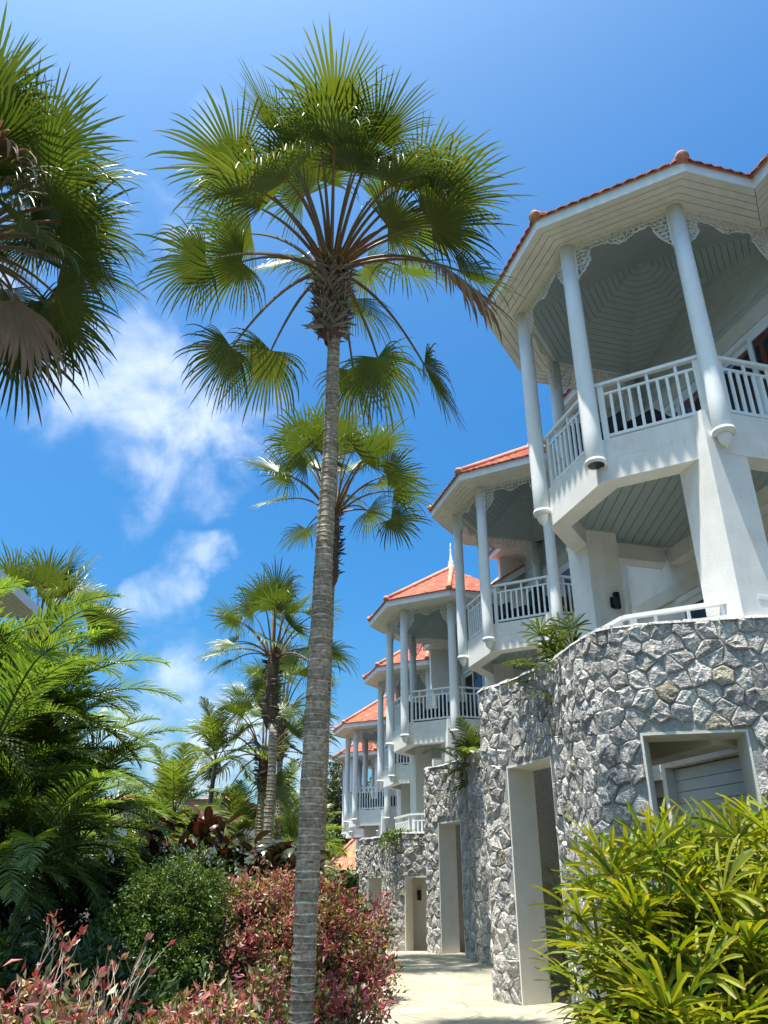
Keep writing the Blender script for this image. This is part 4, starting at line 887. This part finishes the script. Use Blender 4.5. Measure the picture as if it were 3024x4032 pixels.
# bare twiggy shrub in front
def twigs(base, label, seed, n, h, spread):
    rnd = random.Random(seed); root = empty('bare_twig_shrub', base, 0, label, 'shrub'); m = MB(); lv = MB()
    def grow(p, d, L, r, lvl):
        pts = [p]; q = p.copy()
        for i in range(4): d = (d + Vector((rnd.uniform(-.18, .18), rnd.uniform(-.18, .18), rnd.uniform(-.02, .16)))).normalized(); q = q + d * (L / 4); pts.append(q.copy())
        m.tube(pts, [r * (1 - .12 * i) for i in range(5)], 5)
        if lvl < 3:
            for i in range(3 if lvl < 2 else 2): grow(pts[rnd.choice([2, 3, 4])], (d + Vector((rnd.uniform(-.7, .7), rnd.uniform(-.7, .7), rnd.uniform(0, .4)))).normalized(), L * rnd.uniform(.5, .75), r * .6, lvl + 1)
        elif rnd.random() < .6:
            for i in range(rnd.randrange(3, 8)):
                dd = (d + Vector((rnd.uniform(-1, 1), rnd.uniform(-1, 1), rnd.uniform(-.4, .8)))).normalized(); s = dd.cross(Vector((rnd.random(), rnd.random(), rnd.random()))).normalized(); ll = rnd.uniform(.035, .075); c = rnd.choice([(.42, .09, .11), (.55, .25, .2), (.3, .06, .06), (.3, .2, .08)])
                lv.add([q, q + dd * ll * .5 - s * ll * .2, q + dd * ll, q + dd * ll * .5 + s * ll * .2], [(0, 1, 2), (0, 2, 3)], c)
    for i in range(n): grow(Vector((rnd.uniform(-.08, .08), rnd.uniform(-.08, .08), -.02)), Vector((rnd.uniform(-spread, spread), rnd.uniform(-spread, spread), 1)).normalized(), h * rnd.uniform(.35, .55), .011, 0)
    m.build('twigs', 'twig', root); lv.build('foliage', 'shrub', root, kind='stuff')
M['twig'] = surf('pale_twig', (.42, .36, .26), .85, .2, 20)
twigs((-1.78, 5.4, .22), 'nearly bare pale twigs with a few pink leaves, front left', 5, 6, 1.0, .4)
twigs((-1.2, 7.6, .0), 'small bare grey twigs at the bottom, left of the trunk', 6, 4, .6, .35)
# grass patch
rs = random.Random(9); g = MB()
for i in range(5200):
    x = rs.uniform(-3.0, -1.1); y = rs.uniform(8.6, 11.8); z = gz(y) - .03; a = rs.uniform(0, 6.28); h = rs.uniform(.05, .13); w = .006; dx, dy = math.cos(a), math.sin(a); k = rs.uniform(.7, 1.3); c = (.10 * k, .20 * k, .025 * k); bx, by = rs.uniform(-.05, .05), rs.uniform(-.05, .05)
    g.add([(x - dx * w, y - dy * w, z), (x + dx * w, y + dy * w, z), (x + bx, y + by, z + h)], [(0, 1, 2)], c)
tag(g.build('grass', 'shrub', kind='stuff'), 'short bright green grass between the shrubs and the tall palm', 'grass')

# rubber plant: large glossy oval leaves, dark green and burgundy; each leaf a part
M['rubber'] = leafmat('rubber_leaf', .10, .22, .2, (1.3, .6, .4), .6)
def oval(rnd, L, W, c):
    m = MB(); n = 5; v = []; cc = []
    for i in range(n + 1):
        t = i / n; w = W / 2 * math.sin(math.pi * min(.985, .04 + t * .95)) ** .75; z = .10 * L * math.sin(t * 2.2) - .15 * L * t * t
        v += [(L * t, -w, z + w * .35), (L * t, 0, z), (L * t, w, z + w * .35)]; cc += [c, lerp3(c, (.3, .2, .1), .15), c]
    m.add(v, [f for j in range(n) for f in ((3 * j, 3 * j + 1, 3 * j + 4, 3 * j + 3), (3 * j + 1, 3 * j + 2, 3 * j + 5, 3 * j + 4))], cc); return m.mesh('leaf', True)
rb = random.Random(2); RUB = [oval(rb, .34, .16, c) for c in ((.018, .035, .012), (.025, .045, .015), (.075, .022, .018), (.11, .03, .022), (.05, .018, .016), (.02, .03, .014))]
def rubber(base, blobs, n, seed, label):
    rnd = random.Random(seed); root = empty('rubber_plant', base, 0, label, 'rubber plant'); m = MB(); allp = []
    for i in range(n):
        bx, by, bz, rx, ry, rz = rnd.choice(blobs); d = Vector((rnd.gauss(0, 1), rnd.gauss(0, 1) - .4, rnd.gauss(0, 1))).normalized()
        if d.z < -.5: d.z = -d.z
        r = rnd.uniform(.7, 1.05); p = Vector((bx + d.x * rx * r, by + d.y * ry * r, max(.1, bz + d.z * rz * r))); allp.append(p)
        mi = rnd.choice([2, 3, 4, 3, 0, 1] if p.x < .2 else [0, 1, 5, 0, 1, 4]); o = link('leaf', RUB[mi], 'rubber', root, loc=p, scale=rnd.uniform(.85, 1.25)); o.rotation_euler = (rnd.uniform(-.6, .6), rnd.uniform(-1.0, .5), math.atan2(d.y, d.x) + rnd.uniform(-.9, .9))
    for i in range(12):
        e = rnd.choice(allp); s0 = Vector((e.x * .4, e.y * .4, 0)); m.tube(bez(s0, s0.lerp(e, .5) + Vector((0, 0, .2)), e, 5), [.03, .026, .022, .018, .014, .01], 6)
    m.build('stems', 'bark', root)
rubber((-3.1, 15.4, 0), [(-.6, 0, 1.6, .8, .6, .9), (.3, 0, 1.45, .9, .6, .85), (-.2, -.1, 1.9, .8, .5, .65), (.9, 0, 1.5, .6, .5, .6), (1.4, .1, 1.4, .5, .5, .6)], 295, 3, 'dark rubber plant with burgundy and deep green oval leaves, mid left')

# lady palms
def lady_leaf(rnd, e, dead=False, dark=False):
    """fan of blunt strap segments on a thin stalk"""
    m = MB(); er = R(e); P = .26; h = Vector((math.cos(er) * P, 0, math.sin(er) * P)); m.tube(bez(Vector((0, 0, 0)), h * .5 + Vector((0, 0, .05)), h, 4), [.006, .005, .0045, .004, .0035], 4, False, (.13, .15, .03))
    t = Vector((math.cos(er - .25), 0, math.sin(er - .25))); s = Vector((0, 1, 0)); n = s.cross(t) * -1
    if n.z < 0: n = -n
    ns = rnd.randrange(8, 12)
    for k in range(ns):
        ph = R(-112 + 224 * (k + .5) / ns + rnd.uniform(-6, 6)); L = rnd.uniform(.30, .42) * (1 - .12 * abs(ph)); w = rnd.uniform(.025, .038); d = (t * math.cos(ph) + s * math.sin(ph) + n * rnd.uniform(.05, .3)).normalized(); wv = (-t * math.sin(ph) + s * math.cos(ph)); p = h.copy(); v = []; cc = []; nn = 6
        c0 = lerp3((.06, .14, .014), (.38, .38, .03), rnd.random() ** 1.15) if not dead else lerp3((.28, .19, .10), (.42, .32, .2), rnd.random())
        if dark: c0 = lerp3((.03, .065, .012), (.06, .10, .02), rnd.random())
        g = rnd.uniform(.35, 1.0) if not dead else 2.6
        for j in range(nn + 1):
            fr = j / nn; hw = w / 2 * (.35 + .65 * min(1, fr * 2.2)) * (1 if fr < .9 else .45); wv = (wv - d * wv.dot(d)).normalized(); u = d.cross(wv).normalized(); u = u if u.dot(n) > 0 else -u
            v += [p - wv * hw + u * hw * .5, p, p + wv * hw + u * hw * .5]; c = lerp3(c0, (.36, .34, .03), .3 * fr * rnd.random() * (0 if dark else 1)); c = lerp3(c, (.25, .14, .06), .7) if (j == nn and rnd.random() < .3) else c; cc += [c, lerp3(c, (.2, .2, .02), .2), c]
            d = (d - Vector((0, 0, g * fr / nn * 1.6))).normalized(); p = p + d * (L / nn)
        m.add(v, [f for j in range(nn) for f in ((3 * j, 3 * j + 1, 3 * j + 4, 3 * j + 3), (3 * j + 1, 3 * j + 2, 3 * j + 5, 3 * j + 4))], cc)
    return m.mesh('leaf')
lr = random.Random(77); LADY = {e: [lady_leaf(lr, e) for _ in range(4)] for e in (65, 35, 5, -25)}; LADYD = {e: [lady_leaf(lr, e, False, True) for _ in range(3)] for e in (65, 35, 5, -25)}; LDEAD = [lady_leaf(lr, -20, True) for _ in range(3)]
def lady_palm(base, canes, hmin, hmax, rx, ry, nl, seed, label, scale=1., group='lady palms with fanned strap leaves', top=None, dark=False):
    rnd = random.Random(seed); root = empty('lady_palm', base, 0, label, 'lady palm', group)
    for i in range(canes):
        a = rnd.uniform(0, math.tau); q = rnd.random() ** .5; x, y = rx * q * math.cos(a), ry * q * math.sin(a); h = (hmin + (hmax - hmin) * rnd.random()) * (1 - .45 * q ** 2 * rnd.random())
        if top: h = min(h, top(x, y))
        tp = Vector((x * 1.12, y * 1.12, h)); m = MB(); m.tube(bez(Vector((x, y, -.02)), Vector((x, y, h * .6)), tp, 6), [.013] * 7, 5, True, (.10, .075, .03)); m.build('cane', 'petiole', root)
        for j in range(nl):
            f = j / max(1, nl - 1); e = [65, 35, 35, 5, 5, -25, -25][min(6, int(f * 6.99))]; z = h - f * min(.75 * scale, h * .6); p = bez(Vector((x, y, -.02)), Vector((x, y, h * .6)), tp, 12)[max(0, min(12, int(12 * z / h)))]
            dead = f > .8 and rnd.random() < .22; me = rnd.choice(LDEAD) if dead else rnd.choice((LADYD if dark else LADY)[e]); az = j * 2.39996 + rnd.uniform(-.4, .4) + i; o = link('leaf', me, 'dead' if dead else 'lady', root, loc=p, scale=scale * rnd.uniform(.85, 1.15)); o.rotation_euler = (rnd.uniform(-.25, .25), rnd.uniform(-.25, .25), az)
lady_palm((2.95, 6.5, 0), 27, 1.15, 1.92, .75, .7, 11, 91, 'tall right part of the bright yellow green lady palms, lower right corner', 1.05)
lady_palm((2.15, 6.35, 0), 26, .7, 1.5, .60, .65, 11, 191, 'middle clump of the bright lady palms, in front of the square opening', 1.05)
lady_palm((2.05, 5.75, 0), 24, .35, .85, .62, .4, 11, 291, 'low front clump of the bright lady palms at the bottom edge', 1.05)
d1 = rel(1)
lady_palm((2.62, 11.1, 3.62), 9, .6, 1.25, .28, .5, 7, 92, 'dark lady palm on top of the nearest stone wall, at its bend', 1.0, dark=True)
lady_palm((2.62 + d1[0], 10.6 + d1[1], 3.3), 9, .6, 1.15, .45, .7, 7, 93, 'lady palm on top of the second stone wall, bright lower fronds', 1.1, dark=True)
feather_palm((1.95, 18.3, 3.5), .45, 3, 'fox', 6, .5, 94, 'small bright feathery palm hanging over the second stone wall', .25, 'plants on the stone walls', r=.03)
lady_palm((2.75, 13.4, 0), 5, .9, 1.7, .3, .4, 6, 95, 'lady palm inside the tall doorway of the nearest stone wall', .9)
d2 = rel(2)
shrub('planter_shrub', (2.9 + d2[0], 10.2 + d2[1], 2.35), [(-.2, -.6, .2, .35, .6, .22), (.1, -1.0, .2, .5, .3, .2), (-.35, .8, .2, .3, .8, .22)], 240, 12, .09, GRN, 96, 'low green shrub along the top of the third stone wall', 'shrub', 'plants on the stone walls', .1, stems=6)
# frangipani with white flowers in front of the far orange roof
shrub('flowering_shrub', (-1.55, 29.0, -.5), [(0, 0, 1.6, .75, .7, .55), (-.5, 0, 1.2, .6, .6, .6), (.5, 0, 1.3, .5, .6, .6)], 340, 10, .22, [(4, (.05, .10, .02)), (3, (.08, .14, .03)), (1.1, (.75, .74, .66))], 97, 'dark green shrub with white flowers below the far orange roof', 'shrub', None, .2, stems=14)
# broadleaf trees far behind
def tree(base, h, blobs, nclus, per, leaf, palette, seed, label):
    r = shrub('broadleaf_tree', base, blobs, nclus, per, leaf, palette, seed, label, 'tree', 'leafy trees far behind', leaf * 1.6, stems=10, inner=.35)
    m = MB(); m.tube([(0, 0, -1), (.05, 0, h * .3), (0, .1, h * .6)], [.25, .2, .12], 8); m.build('trunk', 'bark', r); return r
OLIVE = [(4, (.055, .065, .02)), (3, (.09, .10, .03)), (2, (.035, .05, .018)), (1, (.14, .13, .05))]
tree((-3.2, 70, -2.8), 12, [(0, 0, 8.5, 2.4, 2, 4.0), (1.5, 0, 6.8, 2, 2, 3.6), (-1.4, 0, 6.5, 2, 2, 3.4), (.6, -.3, 4.0, 2.6, 2, 3.)], 1500, 10, .42, OLIVE, 101, 'dense olive green tree left of the last villa')
tree((-7.0, 58, -2.8), 9, [(0, 0, 5.5, 2.4, 1.6, 2.6), (2.2, 0, 5., 1.8, 1.5, 2.2), (-2.4, 0, 5.3, 2, 1.5, 2.4)], 1200, 10, .36, GRN, 102, 'light green tree far off between the palm trunks')
tree((-13.0, 48, -2.8), 9, [(0, 0, 6.2, 2.6, 1.6, 2.6), (2.8, 0, 5.5, 2.2, 1.5, 2.4), (-2.8, 0, 6, 2.4, 1.5, 2.6)], 1300, 10, .36, GRN, 103, 'green tree far off behind the white house and left palms')
tree((-20.0, 40, -2.), 9, [(0, 0, 5.5, 2.8, 1.6, 2.8), (3, 0, 5, 2.2, 1.5, 2.4), (-3, 0, 5.5, 2.6, 1.5, 2.8)], 1000, 10, .36, GRN, 104, 'green tree far left, mostly behind the feather palms')
# dark hedge under the left palms, closes the view behind
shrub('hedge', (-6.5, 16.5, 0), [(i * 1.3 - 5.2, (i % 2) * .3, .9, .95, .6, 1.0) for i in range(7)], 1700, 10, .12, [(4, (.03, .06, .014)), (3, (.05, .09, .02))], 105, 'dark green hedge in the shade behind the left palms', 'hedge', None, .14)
shrub('hedge', (-5.2, 14.2, 0), [(i * 1.0 - 2.6, (i % 2) * .3, .75, .8, .5, .85) for i in range(6)], 1300, 10, .13, [(4, (.025, .05, .012)), (3, (.04, .075, .018))], 107, 'added dark undergrowth behind the round green bush, leaf colour painted as deep shade', 'hedge', None, .14)  # added to hide sunlit soil; its dark leaf colour carries the deep shade
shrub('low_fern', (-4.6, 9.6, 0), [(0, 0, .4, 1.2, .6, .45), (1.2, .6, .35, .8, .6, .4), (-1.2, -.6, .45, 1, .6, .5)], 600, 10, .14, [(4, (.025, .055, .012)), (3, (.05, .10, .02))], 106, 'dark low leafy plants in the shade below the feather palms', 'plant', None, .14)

# ------------------------------------------------------------ other buildings
def eave_house():
    s = 1.2
    o = empty('left_house', (-10.25, 22.0, 3.0), R(4), 'roof corner of a pale house poking in at the left edge behind the palms', 'house')
    m = MB(); m.box((-.03, -6, 4.62), (0.02, .02, 4.86)); m.box((-6, -.031, 4.62), (-.032, .021, 4.86)); m.build('fascia', 'fascia', o)
    for i in range(9): m = MB(); m.box((-.05 - .13 * (i + 1), -6, 4.64), (-.06 - .13 * i, -.05, 4.66)); m.build('soffit_board', 'soffit', o)
    m = MB(); m.box((-1.4, -6, 4.672), (-.05, -.05, 4.68)); m.build('soffit_backing', 'dark', o)
    m = MB(); m.box((-6, -6, -3), (-1.3, -1.2, 4.67)); m.build('wall', 'white', o)
    m = MB(); m.add([(.02, .02, 4.861), (.02, -6, 4.861), (-6, -6, 4.861), (-6, .02, 4.861), (-3, -3, 6.6)], [(0, 1, 4), (1, 2, 4), (2, 3, 4), (3, 0, 4), (3, 2, 1, 0)]); m.build('roof', 'ridge', o); return o
eave_house().scale = (1.2, 1.2, 1.2)
def tiled_hip(name, base, rz, w, d, h, rise, label, wallm='white', windows=True, seed=1, wz=1.0):
    o = empty(name, base, rz, label, 'house', 'far houses beyond the garden'); m = MB(); m.box((-w / 2, -d / 2, 0), (w / 2, d / 2, h)); m.build('wall', wallm, o)
    e = .5; X, Y = w / 2 + e, d / 2 + e; rx = max(.05, w / 2 - d / 2); rnd = random.Random(seed); m = MB(); m.add([(-X, -Y, h), (X, -Y, h), (X, Y, h), (-X, Y, h), (-rx, 0, h + rise), (rx, 0, h + rise)], [(0, 1, 5, 4), (1, 2, 5), (2, 3, 4, 5), (3, 0, 4), (3, 2, 1, 0)]); r = m.build('roof', 'ridge', o)
    sl = rise / Y; t = tiled([(-X, -Y), (X, -Y), (rx, 0), (-rx, 0)], lambda x, y: h + (y + Y) * sl, .2, .24, rnd, (0, 1)); sx = rise / (X - rx)
    for s in (-1, 1): t2 = tiled([(s * X, -Y), (s * X, Y), (s * rx, 0)] if s > 0 else [(-X, Y), (-X, -Y), (-rx, 0)], lambda x, y, s=s: h + (X - s * x) * sx, .2, .24, rnd, (-s, 0)); t.add(t2.v, t2.f, list(t2.c))
    t.c = [(min(1, c[0] * 1.15), c[1] * 1.9, c[2] * 1.9) for c in t.c]; t.build('roof_tiles', 'tile', r, kind='stuff')
    m = MB()
    for a, b in (((-X, -Y, h), (-rx, 0, h + rise)), ((X, -Y, h), (rx, 0, h + rise))): m.tube([Vector(a) + Vector((0, 0, .06)), Vector(b) + Vector((0, 0, .06))], .09, 8)
    m.build('hip_caps', 'ridge', r)
    if windows:
        for i in range(2):
            x = -w / 4 + i * w / 2; m = MB(); m.box((x - .5, -d / 2 - .06, wz), (x + .5, -d / 2 - .002, wz + 1.3)); wn = m.build('window', 'fascia', o); m = MB(); m.box((x - .42, -d / 2 - .075, wz + .08), (x + .42, -d / 2 - .062, wz + 1.22)); m.build('pane', 'black', wn)
    return o
tiled_hip('far_house', (1.0, 60, -2.9), 0, 9, 7.2, 5.05, 4.1, 'house with a broad plain orange tiled roof below the last villa', seed=3)
tiled_hip('far_house', (-5.8, 42, -2.9), R(10), 4, 4, 3.5, 2.0, 'small orange tiled roof peeking out left of the tall trunk', seed=4)
tiled_hip('far_house', (-8.6, 36, -.8), R(-8), 5, 4, 5.3, .12, 'small white house with a window far behind the rubber plant', seed=5, wz=3.7)
# weathered post inside the near doorway, lamp in the third wall
m = MB(); pr = random.Random(4); m.tube([(0, 0, -.05), (.01, 0, .6), (-.015, .01, 1.4), (.02, 0, 2.2), (0, 0, 3.3)], [.10, .088, .082, .075, .07], 10); o = m.build('wooden_post', 'wood', None, True, loc=(2.98, 14.3, 0)); tag(o, 'weathered grey wooden post standing inside the tall near doorway', 'post')
wall_lamp((1.02, 24.83, 1.13), 0, 'black cylinder lamp inside the low doorway of the third stone wall')
